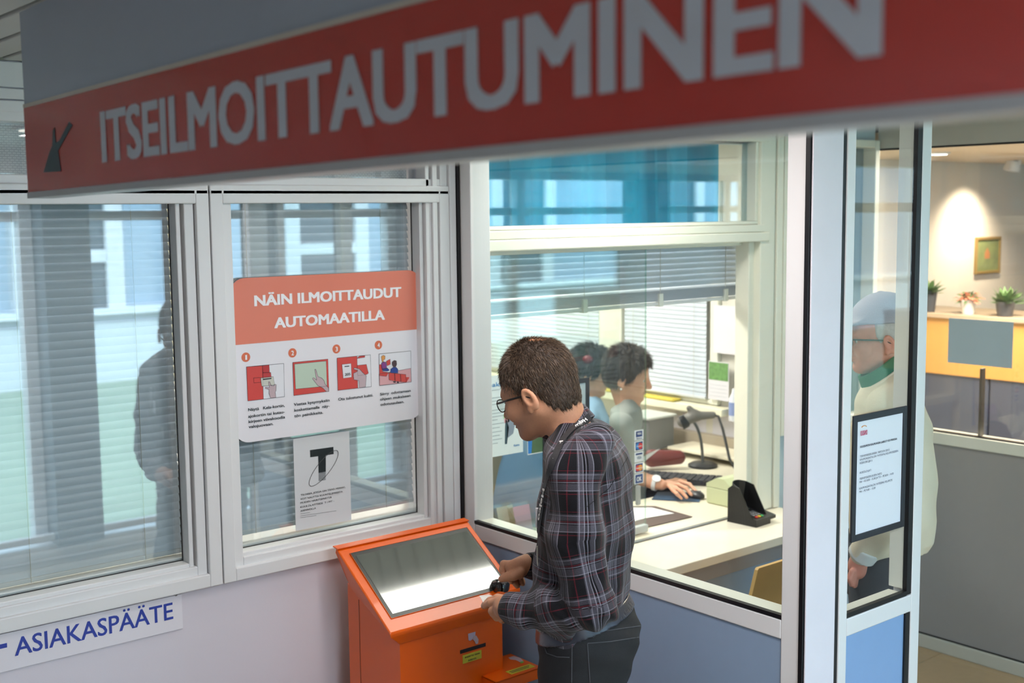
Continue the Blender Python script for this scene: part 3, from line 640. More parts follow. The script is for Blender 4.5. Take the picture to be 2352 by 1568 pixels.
for s, u0, v0, u1, v1 in (('TILOISSA, JOISSA ON TÄMÄ MERKKI,', 705, 728, 1128, 668), ('VOIT NAUTTIA KUUNTELEMISESTA', 700, 770, 1102, 708), ('MUIDEN HÄIRITSEMÄTTÄ', 700, 806, 998, 762), ('KUULOLAITTEESI  T / MT -', 700, 846, 1022, 796), ('ASENNOLLA', 702, 884, 848, 862)):
    A = Q5(u0, v0); B_ = Q5(u1, v1); text('lettering', s, blk, ts, (0, YT - .001, 0), (1, 0, 0), (0, 0, 1), A[0], B_[0], (A[2] + B_[2]) / 2, .0056, .012)
for v0, ln in ((905, 90), (925, 340), (942, 150)):
    obj('fine_print', MB().prism([Q5(702, v0), Q5(702 + ln, v0 - ln * .145), Q5(702 + ln, v0 + 3 - ln * .145), Q5(702, v0 + 3)], (0, .0004, 0)), M('print_grey', '6E7378', .5), ts)
# ================================================================== LETTERED PLATE under the left window
YA = 3.244
pl_ = thing('name_plate', 'white plate with blue capitals on the wall under the left window', 'sign', (1.0, YA, .89))
pb = onY(420, 1443, YA)[2]; pr = onY(419, 1400, YA)[0]; ptp = .9455
obj('plate', MB().box((.60, YA, pb), (pr, WY, ptp), .001), M('plate_white', 'E6E4EC', .3, var=.01), pl_)
blue_m = M('plate_blue', '2A3FA0', .4)
A = onY(34, 1501, YA); B_ = onY(398, 1423, YA); text('lettering', 'ASIAKASPÄÄTE', blue_m, pl_, (0, YA, 0), (1, 0, 0), (0, 0, 1), A[0], B_[0], (A[2] + B_[2]) / 2 - .001, .052, .012)
A = onY(16, 1481, YA); obj('dash', MB().box((A[0] - .045, YA - .0008, A[2] - .006), (A[0], YA, A[2] + .006)), blue_m, pl_)
s_ = onY(404, 1365, YA); tag(obj('screw', MB().lathe([(.0001, -.004), (.0045, -.003), (.005, 0), (.0045, .002)], (s_[0], 3.246, s_[2]), 14, (0, 1, 0)), M('steel', '8E9499', .3, metal=.9), None, True), 'small steel screw head in the wall above the blue lettered plate', 'screw')
# ================================================================== KIOSK
orange = M('kiosk_orange', 'EA6204', .32, var=.03, vscale=10, bump=.12, bscale=900, coat=.15)
KX0, KX1, KYB, KYF = 1.926, 2.318, 3.14, 2.856
ki = thing('self_service_kiosk', 'orange sheet-metal self-service kiosk with a sloping touch screen by the wall', 'kiosk', ((KX0 + KX1) / 2, 3.0, 0))
obj('cabinet', MB().prism([(KX0, KYF, 0), (KX0, KYB, 0), (KX0, KYB, .898), (KX0, KYF, .782)], (KX1 - KX0, 0, 0)), orange, ki)
obj('side_seam', MB().box((KX0 - .0008, 3.075, .02), (KX0 + .001, 3.0775, .86)), M('seam_dark', '7E2E0C', .6), ki)
HX0, HX1 = 1.880, 2.390
pB, pF = np.array([0, 3.12, 1.020]), np.array([0, 2.834, .826]); sl = (pB - pF) / np.linalg.norm(pB - pF); nn_ = np.array([0, -sl[2], sl[1]])
def sp_(x, t, h=0): p = pF + sl * t + nn_ * h; return np.array([x, p[1], p[2]])
TT = np.linalg.norm(pB - pF)
hd = MB()
prof = [(-.004, -.012), (0, -.003), (.006, 0), (TT, 0), (TT, -.04), (TT - .02, -.135), (.02, -.06)]
prof = [(pF + sl * t + nn_ * h) for t, h in prof]; prof[5] = np.array([0, 3.12, .885]); prof[6] = np.array([0, 2.852, .778]); prof[4] = np.array([0, 3.135, 1.005]); prof[3] = np.array([0, 3.128, 1.022])
xin = [(HX0, HX1)] * 5 + [(KX0 - .002, KX1 + .002)] * 2
L_ = [(a[0], p[1], p[2]) for a, p in zip(xin, prof)]; Rr = [(a[1], p[1], p[2]) for a, p in zip(xin, prof)]; n = len(prof)
hd.add(L_ + Rr, [tuple(range(n)), tuple(range(2 * n - 1, n - 1, -1))] + [(i, (i + 1) % n, n + (i + 1) % n, n + i) for i in range(n)])
ho = obj('head', hd, orange, ki)
md = ho.modifiers.new('bevel', 'BEVEL'); md.width = .004; md.segments = 2; md.limit_method = 'ANGLE'
obj('rear_flange', MB().prism([sp_(HX0 - .001, TT - .004, .0005), sp_(HX1 + .001, TT - .004, .0005), sp_(HX1 + .001, TT + .022, -.013), sp_(HX0 - .001, TT + .022, -.013)], nn_ * .004), orange, ki)
def onS(px, py, h=0):
    d = ray(px, py); p0 = pF + nn_ * h; t = ((p0 - EYE) @ nn_ - 0 * 0) / (d @ nn_); return EYE + d * t
bz = [onS(*p) for p in ((799, 1271), (1068, 1212), (1175, 1346), (903, 1420))]; scq = [onS(*p) for p in ((815, 1278), (1065, 1221), (1166, 1338), (905, 1410))]
bt = [(p[1] - pF[1]) / sl[1] for p in bz]; st = [(p[1] - pF[1]) / sl[1] for p in scq]
bx0, bx1 = (bz[0][0] + bz[3][0]) / 2, (bz[1][0] + bz[2][0]) / 2; bt1, bt0 = (bt[0] + bt[1]) / 2, (bt[2] + bt[3]) / 2
sx0, sx1 = (scq[0][0] + scq[3][0]) / 2, (scq[1][0] + scq[2][0]) / 2; st1, st0 = (st[0] + st[1]) / 2, (st[2] + st[3]) / 2
def slab(x0, x1, t0, t1, h0, h1): return MB().prism([sp_(x0, t0, h0), sp_(x1, t0, h0), sp_(x1, t1, h0), sp_(x0, t1, h0)], nn_ * (h1 - h0))
bezel = obj('bezel', slab(bx0, bx1, bt0, bt1, -.003, .0008), M('bezel_black', '2B2C2A', .35), ki)
scr = M('touch_screen', '4E524E', .10, spec=.9, emit=.22, var=.06, vscale=25, coat=1.0)
scr.node_tree.nodes['Principled BSDF'].inputs['Coat IOR'].default_value = 2.0; scr.node_tree.nodes['Principled BSDF'].inputs['Coat Roughness'].default_value = .05
obj('screen', slab(sx0, sx1, st0, st1, .0009, .0016), scr, ki)
obj('bezel_rim', MB().tube([sp_(bx0, bt0, .0012), sp_(bx1, bt0, .0012), sp_(bx1, bt1, .0012), sp_(bx0, bt1, .0012), sp_(bx0, bt0, .0012)], .0012, 5), orange, ki)
def kf(px, py, y=KYF - .001): return onY(px, py, y)
a, b = kf(1057, 1497), kf(1116, 1480); sz = (a[2] + b[2]) / 2
obj('ticket_slot', MB().box((a[0], KYF - .0015, sz - .006), (b[0], KYF + .002, sz + .006), .002), M('slot_black', '1A0F10', .5), ki)
yl = M('label_yellow', 'C9C23A', .45)
a, b = kf(1063, 1508), kf(1106, 1510); lx0, lx1 = a[0], b[0]; lz1 = kf(1063, 1505)[2]; lz0 = kf(1064, 1524)[2]
lb = obj('yellow_label', MB().box((lx0, KYF - .0012, lz0), (lx1, KYF + .001, lz1)), yl, ki)
text('lettering', 'EI KORTTIA TÄHÄN', pk, lb, (0, KYF - .0012, 0), (1, 0, 0), (0, 0, 1), lx0 + .008, lx1 - .007, (lz0 + lz1) / 2 + .0025, .0052, .015)
text('lettering', 'AUKKOON', pk, lb, (0, KYF - .0012, 0), (1, 0, 0), (0, 0, 1), lx0 + .020, lx1 - .022, lz0 + .0035, .0052, .015)
pic = [(1075, 1455), (1092, 1450), (1091, 1462), (1087, 1466), (1080, 1471), (1076, 1470)]
obj('pictogram_ticket', MB().prism([kf(*p) for p in pic], (0, -.0006, 0)), M('ink_lilac', 'C3B6CC', .4), ki)
obj('pictogram_hand', MB().prism([kf(*p, KYF - .0016) for p in ((1088, 1460), (1094, 1459), (1099, 1468), (1098, 1477), (1093, 1479), (1090, 1472), (1086, 1468))], (0, -.0006, 0)), chand, ki)
# card tray low on the right
TX0, TX1, TY0, TY1, TZ = 2.232, 2.424, 2.785, 2.945, .600
tr = MB(); tr.box((TX0, TY0, TZ - .004), (TX1, TY1, TZ), .0015); tr.box((TX0, TY0, TZ - .035), (TX1, TY0 + .004, TZ), .0015); tr.box((TX0, TY0, TZ - .035), (TX0 + .004, KYF + .002, TZ), .0015)
ty = obj('card_tray', tr, orange, ki)
for (u0, u1, v0, v1, m) in ((.078, .178, .018, .048, yl),):
    l2 = obj('yellow_label', MB().box((TX0 + u0, TY0 + v0, TZ), (TX0 + u1, TY0 + v1, TZ + .0006)), m, ty)
obj('fine_print', MB().box((TX0 + .086, TY0 + .036, TZ + .0006), (TX0 + .168, TY0 + .039, TZ + .0009)), pk, ty); obj('fine_print', MB().box((TX0 + .086, TY0 + .027, TZ + .0006), (TX0 + .160, TY0 + .030, TZ + .0009)), pk, ty)
obj('pictogram_hand', MB().prism([onZ(*p, TZ + .0006) for p in ((1168, 1510), (1180, 1506), (1196, 1511), (1202, 1518), (1196, 1521), (1184, 1515), (1172, 1514))], (0, 0, .0005)), chand, ty)
obj('pictogram_mark', MB().prism([onZ(*p, TZ + .0012) for p in ((1194, 1520), (1202, 1518), (1203, 1521), (1196, 1523))], (0, 0, .0005)), M('ink_green', '63B24A', .4), ty)
# code reader on a bracket at the head's right front corner
obj('reader_bracket', MB().box((KX1 - .004, 2.875, .752), (2.398, 3.02, .757), .001).box((2.392, 2.875, .752), (2.398, 3.02, .835), .001), orange, ki)
c0 = onY(1152, 1350, 2.86); cx_, cz_ = c0[0], c0[2]
obj('reader_housing', MB().box((cx_ - .02, 2.845, cz_ - .03), (cx_ + .070, 2.95, cz_ - .006), .010), orange, ki, True)
obj('reader_lens', MB().lathe([(.0290, -.010), (.0300, .0), (.0300, .014), (.027, .019), (.015, .020), (.012, .016), (.0001, .016)], (cx_ + .008, 2.875, cz_ - .002), 32), M('gloss_black', '100E0E', .06, coat=1.0), ki, True)
# ================================================================== NOTICE IN BLACK FRAME on the return pane
def framed(name, label, x0, x1, z0, z1, y, fw_, sheet):
    t = thing(name, label, 'notice', ((x0 + x1) / 2, y, z0))
    obj('frame', ring(MB(), x0, x1, z0, z1, fw_, y - .006, y, .001), M('frame_black', '22242C', .45), t)
    obj('sheet', MB().box((x0 + fw_ * .9, y - .003, z0 + fw_ * .9), (x1 - fw_ * .9, y - .001, z1 - fw_ * .9)), sheet, t); return t
YN = PY - .0035 + .0065
nf = framed('framed_notice', 'black-framed white notice with opening hours on the narrow glass pane', 2.648, 2.897, 1.172, 1.510, 1.8035, .0175, M('notice_white', 'E9ECF4', .3, var=.01))
k55 = 809 / 160.0
def QN(u, v): return onY(1940 + u / k55, 940 + v / k55, 1.8)
ink = M('notice_ink', '5E6478', .5); inkb = M('notice_ink_bold', '3A4054', .5)
for s, u0, v0, u1, v1, m, bo in (('KUUSAMON KAUPUNGIN LASKUT VOI MAKSAA', 180, 452, 607, 346, inkb, .022), ('TERVEYSKESKUKSEN  INFOON SEKÄ', 177, 560, 520, 476, ink, .0), ('KAUPUNGINTALON YHTEISPALVELUPISTEESEEN', 176, 598, 620, 490, ink, .0), ('KESKUSKUJA 6', 175, 636, 318, 602, ink, .0), ('AUKIOLOAJAT:', 173, 746, 308, 716, ink, .0),
                     ('TERVEYSKESKUKSEN INFO', 172, 820, 428, 752, ink, .0), ('MA – KE 8.00 – 15.00 JA TO – PE 8.00 – 14.00', 171, 857, 566, 752, ink, .0), ('KAUPUNGINTALON YHTEISPALVELUPISTE', 169, 932, 552, 828, ink, .0), ('MA – PE 9.00 – 15.00', 168, 969, 355, 920, ink, .0)):
    A = QN(u0, v0); B_ = QN(u1, v1); text('lettering', s, m, nf, (0, 1.8005, 0), (1, 0, 0), (0, 0, 1), A[0], B_[0], (A[2] + B_[2]) / 2, .0058, bo, lift=.0012)
A = QN(182, 306); B_ = QN(262, 290); text('logo_lettering', 'KUUSAMO', M('ink_logo_pink', 'D4557A', .4), nf, (0, 1.8005, 0), (1, 0, 0), (0, 0, 1), A[0], B_[0], (A[2] + B_[2]) / 2, .0135, .03, lift=.0012)
cxl = (A[0] + B_[0]) / 2; lz = A[2] + .021
obj('logo_arc', MB().tube([(cxl + .011 * math.cos(t), 1.7993, lz + .004 * math.sin(t)) for t in np.linspace(.2, math.pi - .2, 9)], .0012, 5), M('ink_logo_orange', 'E0A060', .4), nf)
# ================================================================== RECEPTION COUNTER AND DESK
marble = M('cream_marble_laminate', 'E9E2D3', .28, var=.07, vscale=9)
ct = thing('reception_counter', 'cream stone-look counter ledge under the reception window, with grey apron', 'counter', (3.5, 3.08, 0))
obj('top', MB().box((2.545, 2.925, .705), (4.205, 3.244, .740), .003), marble, ct)
obj('apron', MB().box((2.545, 2.95, .640), (4.20, 3.24, .704), .002), M('apron_grey', '8F8E92', .45), ct)
obj('front_panel', MB().box((2.545, 2.99, 0), (4.19, 3.24, .639)), panel_blue, ct)
DY = 3.74
dsk = thing('office_desk', 'cream office desk inside the reception, level with the counter', 'desk', (3.9, 3.7, 0))
obj('top', MB().box((2.50, 3.298, .705), (RX - .002, 3.74, .739), .003), M('desk_cream', 'E8DFC9', .35, var=.03), dsk)
rds = thing('side_desk', 'cream side desk along the right office wall, under the pinned papers', 'desk', (4.6, 4.5, 0))
obj('top', MB().box((4.22, 3.741, .705), (RX - .002, 5.3, .738), .003), M('desk_cream', 'E8DFC9', .35, var=.03), rds)
obj('cable_trunk', MB().box((RX - .045, 3.76, .740), (RX - .002, 5.3, .835), .003), M('trunk_beige', 'A69A88', .5), rds)
obj('raised_shelf', MB().box((RX - .25, 3.76, .77), (RX - .046, 4.35, .785), .002), M('desk_cream', 'E8DFC9', .35), rds)
for x, y in ((2.6, 3.35), (2.6, 3.68), (4.85, 3.35), (4.85, 3.68), (4.3, 5.2), (4.85, 5.2)): obj('leg', MB().box((x - .025, y - .025, 0), (x + .025, y + .025, .705), .003), M('grey_aluminium', '9A9D9E', .35, metal=.6), dsk if y < 4 else rds)
# card terminal with privacy shield
tb = M('terminal_black', '1B1B1D', .35); 
a = np.array([3.900, 3.150, .740])
kt = thing('card_terminal', 'black card payment terminal with curved privacy shield on the counter', 'card terminal', a)
ux = np.array([math.cos(math.radians(4)), math.sin(math.radians(4)), 0]); uy = np.array([-ux[1], ux[0], 0])
def T_(u, v, w):
    u, v, w = u * .72, v * .72, w * .95
    return a + ux * u + uy * v + np.array([0, 0, w])
def pz(poly, ax, ext):
    return [T_(*p) for p in poly]
mb = MB().prism([T_(-.07, -.10, 0), T_(.07, -.10, 0), T_(.07, .09, 0), T_(-.07, .09, 0)], (0, 0, .018)); mb.prism([T_(-.07, -.10, .018), T_(-.07, .09, .018), T_(-.07, .09, .06), T_(-.07, -.10, .032)], ux * .14)
obj('body', mb, tb, kt)
for s in (-1, 1):
    P = [T_(s * .073, -.075, .030), T_(s * .073, .10, .0), T_(s * .073, .10, .150), T_(s * .073, .07, .168), T_(s * .073, .02, .160)]
    obj('shield_side', MB().prism(P, ux * (-.004 * s)), tb, kt)
mb = MB(); arc = [(-.073, .02, .160), (-.06, .07, .172), (-.03, .094, .178), (0, .100, .179), (.03, .094, .178), (.06, .07, .172), (.073, .02, .160)]
lo_ = [(-.073, .10, .0), (-.06, .106, 0), (-.03, .112, 0), (0, .114, 0), (.03, .112, 0), (.06, .106, 0), (.073, .10, .0)]
v = [T_(*p) for p in arc] + [T_(*p) for p in lo_] + [T_(p[0], p[1] + .004, p[2]) for p in arc] + [T_(p[0], p[1] + .004, p[2]) for p in lo_]
f = []
for i in range(6): f += [(i, i + 1, 8 + i, 7 + i), (14 + i + 1, 14 + i, 21 + i, 21 + i + 1), (i + 1, i, 14 + i, 15 + i), (7 + i, 8 + i, 22 + i, 21 + i)]
obj('shield_back', mb.add(v, f), tb, kt)
kg = M('key_grey', '77777C', .5)
kk = None
for r in range(4):
    for c in range(3):
        u, w = -.034 + c * .026, -.075 + r * .021; h = .0325 + (w + .10) * .147
        m_ = kg if r else {0: M('key_red', 'C8352C', .45), 1: M('key_yellow', 'D8B52E', .45), 2: M('key_green', '2E9A55', .45)}[c]
        obj('key', MB().prism([T_(u - .009, w - .007, h), T_(u + .009, w - .007, h), T_(u + .009, w + .007, h + .002), T_(u - .009, w + .007, h + .002)], (0, 0, .004)), m_, kt)
obj('display', MB().prism([T_(-.045, .025, .052), T_(.045, .025, .052), T_(.045, .075, .060), T_(-.045, .075, .060)], (0, 0, .002)), M('display_grey', '3A4240', .2), kt)
# visitor chair in front of the counter
wood = M('beech_ply', 'D2A968', .38, var=.10, vscale=16)
ch = thing('visitor_chair', 'light beech visitor chair with plywood back standing before the counter', 'chair', (3.35, 2.48, 0))
def Cb(px, py): return onY(px, py, 2.56)
bp = [Cb(1738, 1299), Cb(1800, 1289)]
BZ = .835
obj('backrest', MB().prism([(3.13, 2.56, .52), (3.145, 2.555, .62), (3.207, 2.55, .812), (3.214, 2.55, .818), (3.62, 2.55, .818), (3.63, 2.55, .81), (3.69, 2.56, .52)], (0, .014, 0)), wood, ch)
obj('seat', MB().box((3.19, 2.58, .435), (3.65, 2.96, .455), .008), wood, ch)
stl = M('chrome_tube', 'B9BCC0', .2, metal=.9)
for sx in (3.20, 3.64):
    obj('leg', MB().tube([(sx, 2.95, .012), (sx, 2.95, .43)], .011, 10), stl, ch); obj('leg', MB().tube([(sx, 2.58, .012), (sx, 2.575, .43), (sx + (.03 if sx < 3.4 else -.03), 2.572, .60)], .011, 10), stl, ch)
obj('seat_frame', MB().tube([(3.20, 2.95, .425), (3.64, 2.95, .425), (3.64, 2.58, .425), (3.20, 2.58, .425), (3.20, 2.95, .425)], .009, 8), stl, ch)
# leaflet holders
clr = glass('clear_acrylic', (.92, .94, .92), .05)
for k, (px, py, lab, col) in enumerate(((1133, 1205, 'clear leaflet holder with pink leaflets, at the left end of the counter', 'D68C92'), (1170, 1222, 'low clear leaflet holder with white cards, between its two neighbours', 'DADADA'), (1208, 1226, 'clear leaflet holder with lilac leaflets, nearest the man in the plaid shirt', 'CFA9D2'))):
    c = onZ(px, py, .742); x, y = c[0], c[1]; h = (.17, .11, .12)[k]
    t = thing('leaflet_holder', lab, 'leaflet holder', (x, y, .741), 'leaflet holders on the counter')
    obj('back_plate', MB().prism([(x - .055, y + .02, .742), (x + .055, y + .02, .742), (x + .055, y + .055, .742 + h), (x - .055, y + .055, .742 + h)], (0, .002, 0)), clr, t)
    obj('front_plate', MB().prism([(x - .055, y - .02, .742), (x + .055, y - .02, .742), (x + .055, y - .008, .742 + h * .5), (x - .055, y - .008, .742 + h * .5)], (0, .002, 0)), clr, t)
    obj('base', MB().box((x - .055, y - .02, .7415), (x + .055, y + .022, .744)), clr, t)
    for s in (-1, 1): obj('side_plate', MB().prism([(x + s * .055, y - .02, .742), (x + s * .055, y + .02, .742), (x + s * .055, y + .055, .742 + h), (x + s * .055, y - .008, .742 + h * .5)], (.0015, 0, 0)), clr, t)
    for q in range(3): tag(obj('leaflet', MB().prism([(x - .045 + q * .006, y + .001 + q * .005, .745), (x + .04 + q * .004, y + .001 + q * .005, .745), (x + .04 + q * .004, y + .026 + q * .007, .742 + h * (.95 - .06 * q)), (x - .045 + q * .006, y + .026 + q * .007, .742 + h * (.95 - .06 * q))], (0, .0012, 0)), M('leaflet_%d' % k, col, .5)), ('pink', 'white', 'lilac')[k] + ' leaflet in the ' + ('left', 'low middle', 'right')[k] + ' clear holder, the ' + ('front', 'middle', 'rear')[q] + ' one of three', 'leaflet', ('pink', 'white', 'lilac')[k] + ' leaflets in one holder')
# ================================================================== ON THE SLIDING PANES
YG = 3.3285
pos = thing('information_sheet', 'white information sheet with blue heading stuck to the sliding pane', 'notice', (2.70, YG, 1.3))
def QG(px, py): return onY(px, py, YG)
a = QG(1090, 868); ox0, oz1 = a[0], a[2]; oz0 = QG(1095, 1056)[2]; ox1 = ox0 + .222
obj('sheet', MB().box((ox0, YG - .0008, oz0), (ox1, YG + .0008, oz1)), M('sheet_pale_blue', 'E3EEF0', .4), pos)
bl = M('print_blue', '2E86C8', .4)
text('lettering', 'Omakanta', bl, pos, (0, YG - .001, 0), (1, 0, 0), (0, 0, 1), ox0 + .024, ox1 - .05, oz1 - .040, .0165, .01)
text('lettering', 'www.omakanta.fi', bl, pos, (0, YG - .001, 0), (1, 0, 0), (0, 0, 1), ox0 + .012, ox0 + .075, oz0 + .012, .0065, .008)
text('lettering', 'Kanta', bl, pos, (0, YG - .001, 0), (1, 0, 0), (0, 0, 1), ox1 - .045, ox1 - .018, oz0 + .026, .008, .02)
lg = M('print_line', '9DAEB4', .5)
for i, (z, w) in enumerate(((.052, .06), (.080, .15), (.092, .14), (.104, .15), (.125, .13), (.137, .15), (.149, .12), (.161, .09), (.176, .12), (.19, .10), (.205, .11), (.219, .10), (.233, .11), (.247, .09))):
    obj('text_line', MB().box((ox0 + .012 + (.04 if i == 0 else 0), YG - .0013, oz1 - z - .0018), (ox0 + .012 + (.04 if i == 0 else 0) + w, YG - .0008, oz1 - z + .0006)), lg, pos)
def fig_(pts, m): obj('figure', MB().prism([(ox0 + u, YG - .0015, oz0 + w) for u, w in pts], (0, .0006, 0)), m, pos)
fig_([(.135, .04), (.145, .04), (.155, .10), (.14, .14), (.137, .10)], M('ink_teal', '2F4B58', .5)); fig_([(.145, .06), (.175, .075), (.185, .11), (.175, .16), (.155, .175), (.148, .14)], M('ink_grey_coat', '8A97A8', .5)); fig_([(.130, .135), (.15, .14), (.148, .152), (.128, .15)], M('ink_green_card', 'B4D8B0', .5)); fig_([(.135, .118), (.158, .12), (.156, .135), (.132, .136)], M('ink_skin', 'D8A0A8', .5))
f2 = framed('framed_notice', 'black-framed pale grey notice on the sliding pane behind the plaid-shirted man', QG(1246, 1000)[0], QG(1352, 900)[0], QG(1250, 1072)[2], QG(1352, 866)[2], YG, .019, M('notice_grey_blue', 'AEBEC4', .35))
a = QG(1212, 960); b = QG(1247, 1036)
fy = thing('flyer', 'small blue and green picture flyer on the pane below the man\'s chin', 'flyer', a)
obj('sheet', MB().box((a[0] - .002, YG - .0006, b[2] - .004), (b[0] + .012, YG + .0008, a[2])), M('sheet_white', 'E8EDEE', .4), fy)
obj('picture', MB().box((a[0], YG - .0010, b[2]), (b[0] + .012, YG - .0004, a[2] - .002)), M('flyer_blue', '2A7FD0', .4, var=.1), fy)
obj('picture_field', MB().prism([(a[0] + .016, YG - .0014, b[2]), (b[0] + .012, YG - .0014, b[2]), (b[0] + .012, YG - .0014, a[2] - .002), (a[0] + .028, YG - .0014, a[2] - .002)], (0, .0005, 0)), M('flyer_green', '4E6A48', .5, var=.3, vscale=60), fy)
STK = [('navy and white card sticker, topmost in the strip on the glass edge', 'A'), ('blue and red overlapping-discs card sticker, second from the top of the strip', 'B'), ('white card sticker with a dark blue bar, in the middle of the strip', 'C'), ('red and orange overlapping-discs card sticker, fourth in the strip', 'D'), ('dark blue card sticker with a white sign, lowest in the strip', 'E')]
sxa, sxb = 3.398, 3.448; ys = 3.3288
for i, (lab, kd) in enumerate(STK):
    z1 = 1.170 - i * .0448; z0 = z1 - .0405
    t = thing('card_sticker', lab, 'sticker', ((sxa + sxb) / 2, ys, z0), 'card stickers on the glass edge')
    def sb(u0, u1, w0, w1, m, l=1): return obj('print_field', MB().box((sxa + u0, ys - .0005 - .0004 * l, z0 + w0), (sxa + u1, ys - .0004 * l, z0 + w1)), M(*m), t)
    def disc(u, w, r, m, l): return obj('print_disc', MB().prism([(sxa + u + r * math.cos(q), ys - .0005 - .0004 * l, z0 + w + r * math.sin(q)) for q in np.linspace(0, 2 * math.pi, 21)[:-1]], (0, .0005, 0)), M(*m), t)
    obj('backing', MB().box((sxa, ys - .0005, z0), (sxb, ys + .0008, z1)), M('sticker_white', 'E6EAEE', .35), t)
    def st_(s, u0, u1, w, cap, m, l=2): text('lettering', s, M(*m), t, (0, ys - .0004 * l, 0), (1, 0, 0), (0, 0, 1), sxa + u0, sxa + u1, z0 + w, cap, .03)
    navy = ('sticker_navy', '22407E', .4); wht = ('sticker_print_white', 'F2F4F6', .4)
    if kd == 'A': sb(.007, .043, .013, .036, navy); st_('VISA', .013, .037, .022, .009, wht); st_('Electron', .010, .040, .004, .006, navy)
    if kd == 'B': sb(.005, .045, .004, .037, navy); disc(.018, .020, .0125, ('disc_blue', '2F8AD8', .4), 2); disc(.032, .020, .0125, ('disc_red', 'DC3B36', .4), 3); st_('Maestro', .010, .040, .0175, .006, wht, 4)
    if kd == 'C': sb(.006, .044, .029, .036, navy); st_('VISA', .012, .038, .012, .012, ('sticker_grey_blue', '6C86A4', .4))
    if kd == 'D': sb(.005, .045, .004, .037, navy); disc(.018, .020, .0125, ('disc_red', 'DC3B36', .4), 2); disc(.032, .020, .0125, ('disc_orange', 'F2A03C', .4), 3); st_('MasterCard', .007, .043, .0175, .006, wht, 4)
    if kd == 'E': sb(.004, .046, .003, .038, navy); st_('OK', .011, .039, .011, .019, wht)
# ================================================================== ON THE DESK
kb = thing('keyboard', 'black computer keyboard lying on the desk by the clerk\'s hand', 'keyboard', (4.28, 3.93, .74))
ang = math.radians(28); kx = np.array([-math.sin(ang) * 0 + math.cos(math.radians(118)), math.sin(math.radians(118)), 0]); ky = np.array([-kx[1], kx[0], 0]); k0 = np.array([4.26, 3.90, .7405])
def K_(u, v, w): return k0 + kx * u + ky * v + np.array([0, 0, w])
obj('body', MB().prism([K_(-.22, -.075, 0), K_(.22, -.075, 0), K_(.22, .075, 0), K_(-.22, .075, 0)], (0, 0, .018)), M('keyboard_black', '26262A', .5), kb)
key0 = None
for r in range(5):
    for c in range(14):
        u, v = -.205 + c * .0305, -.055 + r * .028
        if key0 is None: key0 = obj('key', MB().prism([K_(-.013, -.012, .018), K_(.013, -.012, .018), K_(.012, .011, .018), K_(-.012, .011, .018)], (0, 0, .006)), M('keycap_grey', '3C3C42', .5), kb); kloc = np.array(key0.location[:]); key0.location = tuple(kx * u + ky * v)
        else: dup(key0, tuple(kx * u + ky * v), kb)
mp_ = [onZ(*p, .7405) for p in ((1497, 1147), (1510, 1131), (1614, 1132), (1606, 1153))]
mpd = tag(obj('mouse_pad', MB().prism(mp_, (0, 0, .003)), M('mouse_pad_print', '2B4660', .6, var=.5, vscale=14)), 'dark blue patterned mouse pad under the clerk\'s hand', 'mouse pad')
m0 = onZ(1598, 1141, .7445)
ms = thing('computer_mouse', 'black computer mouse under the fingers of the clerk with the white watch', 'mouse', m0)
sd = SDF(); sd.ell(m0 + np.array([0, 0, .008]), (.030, .048, .022), k=0); sd.fn(lambda p: .7445 - p[:, 2], m0, .06, 0, 'i'); sd.mesh('shell', .003, M('mouse_black', '1E1E22', .35), ms)
obj('wheel', MB().lathe([(.006, -.003), (.006, .003)], m0 + np.array([0.005, -.02, .026]), 12, (1, 0, 0)), kg, ms)
bxp = [onZ(*p, .7405) for p in ((1626, 1154), (1690, 1164))]
cb = thing('cash_box', 'pale green metal box with sloping lid at the right end of the desk', 'box', bxp[0])
obj('body', MB().box((4.03, 3.36, .7405), (4.24, 3.50, .815), .005), M('pale_green_plastic', 'C4CBA6', .4), cb)
obj('lid', MB().prism([(4.03, 3.36, .816), (4.03, 3.50, .816), (4.03, 3.50, .830), (4.03, 3.44, .862), (4.03, 3.40, .862), (4.03, 3.36, .835)], (.21, 0, 0)), M('pale_green_plastic', 'C4CBA6', .4), cb)
# barcode scanner on gooseneck
s0 = np.array([4.60, 4.02, .7405]); hd_ = pv(1600, 950, 5.98 + .05)
bs = thing('barcode_scanner', 'grey hand scanner resting on a black gooseneck stand', 'scanner', s0)
obj('stand_base', MB().lathe([(.075, 0), (.075, .010), (.06, .018), (.012, .022)], s0, 28), tb, bs, True)
g1 = hd_ + np.array([-.02, .02, -.03])
bz_ = [s0 + np.array([0, 0, .02])]
for t in np.linspace(.1, 1, 10): bz_.append((1 - t) ** 2 * s0 + 2 * t * (1 - t) * (s0 + np.array([0, 0, .20])) + t * t * g1)
obj('gooseneck', MB().tube(bz_, .0075, 8), M('gooseneck_grey', '5A5C5C', .4, metal=.4), bs, True)
h0 = pv(1568, 968, 6.02); h1 = pv(1595, 955, 6.02); h2 = pv(1637, 953, 6.02)
sd = SDF(); sd.chain([h0, h1], [.030, .028], .02); sd.chain([h1, h2], [.024, .018], .02); sd.chain([h1 + np.array([0, 0, .01]), pv(1583, 937, 6.02)], [.02, .014], .015)
sd.mesh('scanner_body', .004, M('scanner_grey', '6E6A64', .45), bs)
obj('scanner_head', MB().lathe([(.036, 0), (.034, .03), (.022, .045)], pv(1564, 972, 6.02), 20, h1 - h0), tb, bs, True)
pts = [h2]; 
for px, py in ((1650, 956), (1660, 985), (1668, 1020), (1676, 1055), (1690, 1078)): pts.append(pv(px, py, 6.02 - (py - 950) * .002))
obj('coiled_cable', MB().tube(pts, .007, 8), M('cable_black', '2A2C2C', .5), bs, True)
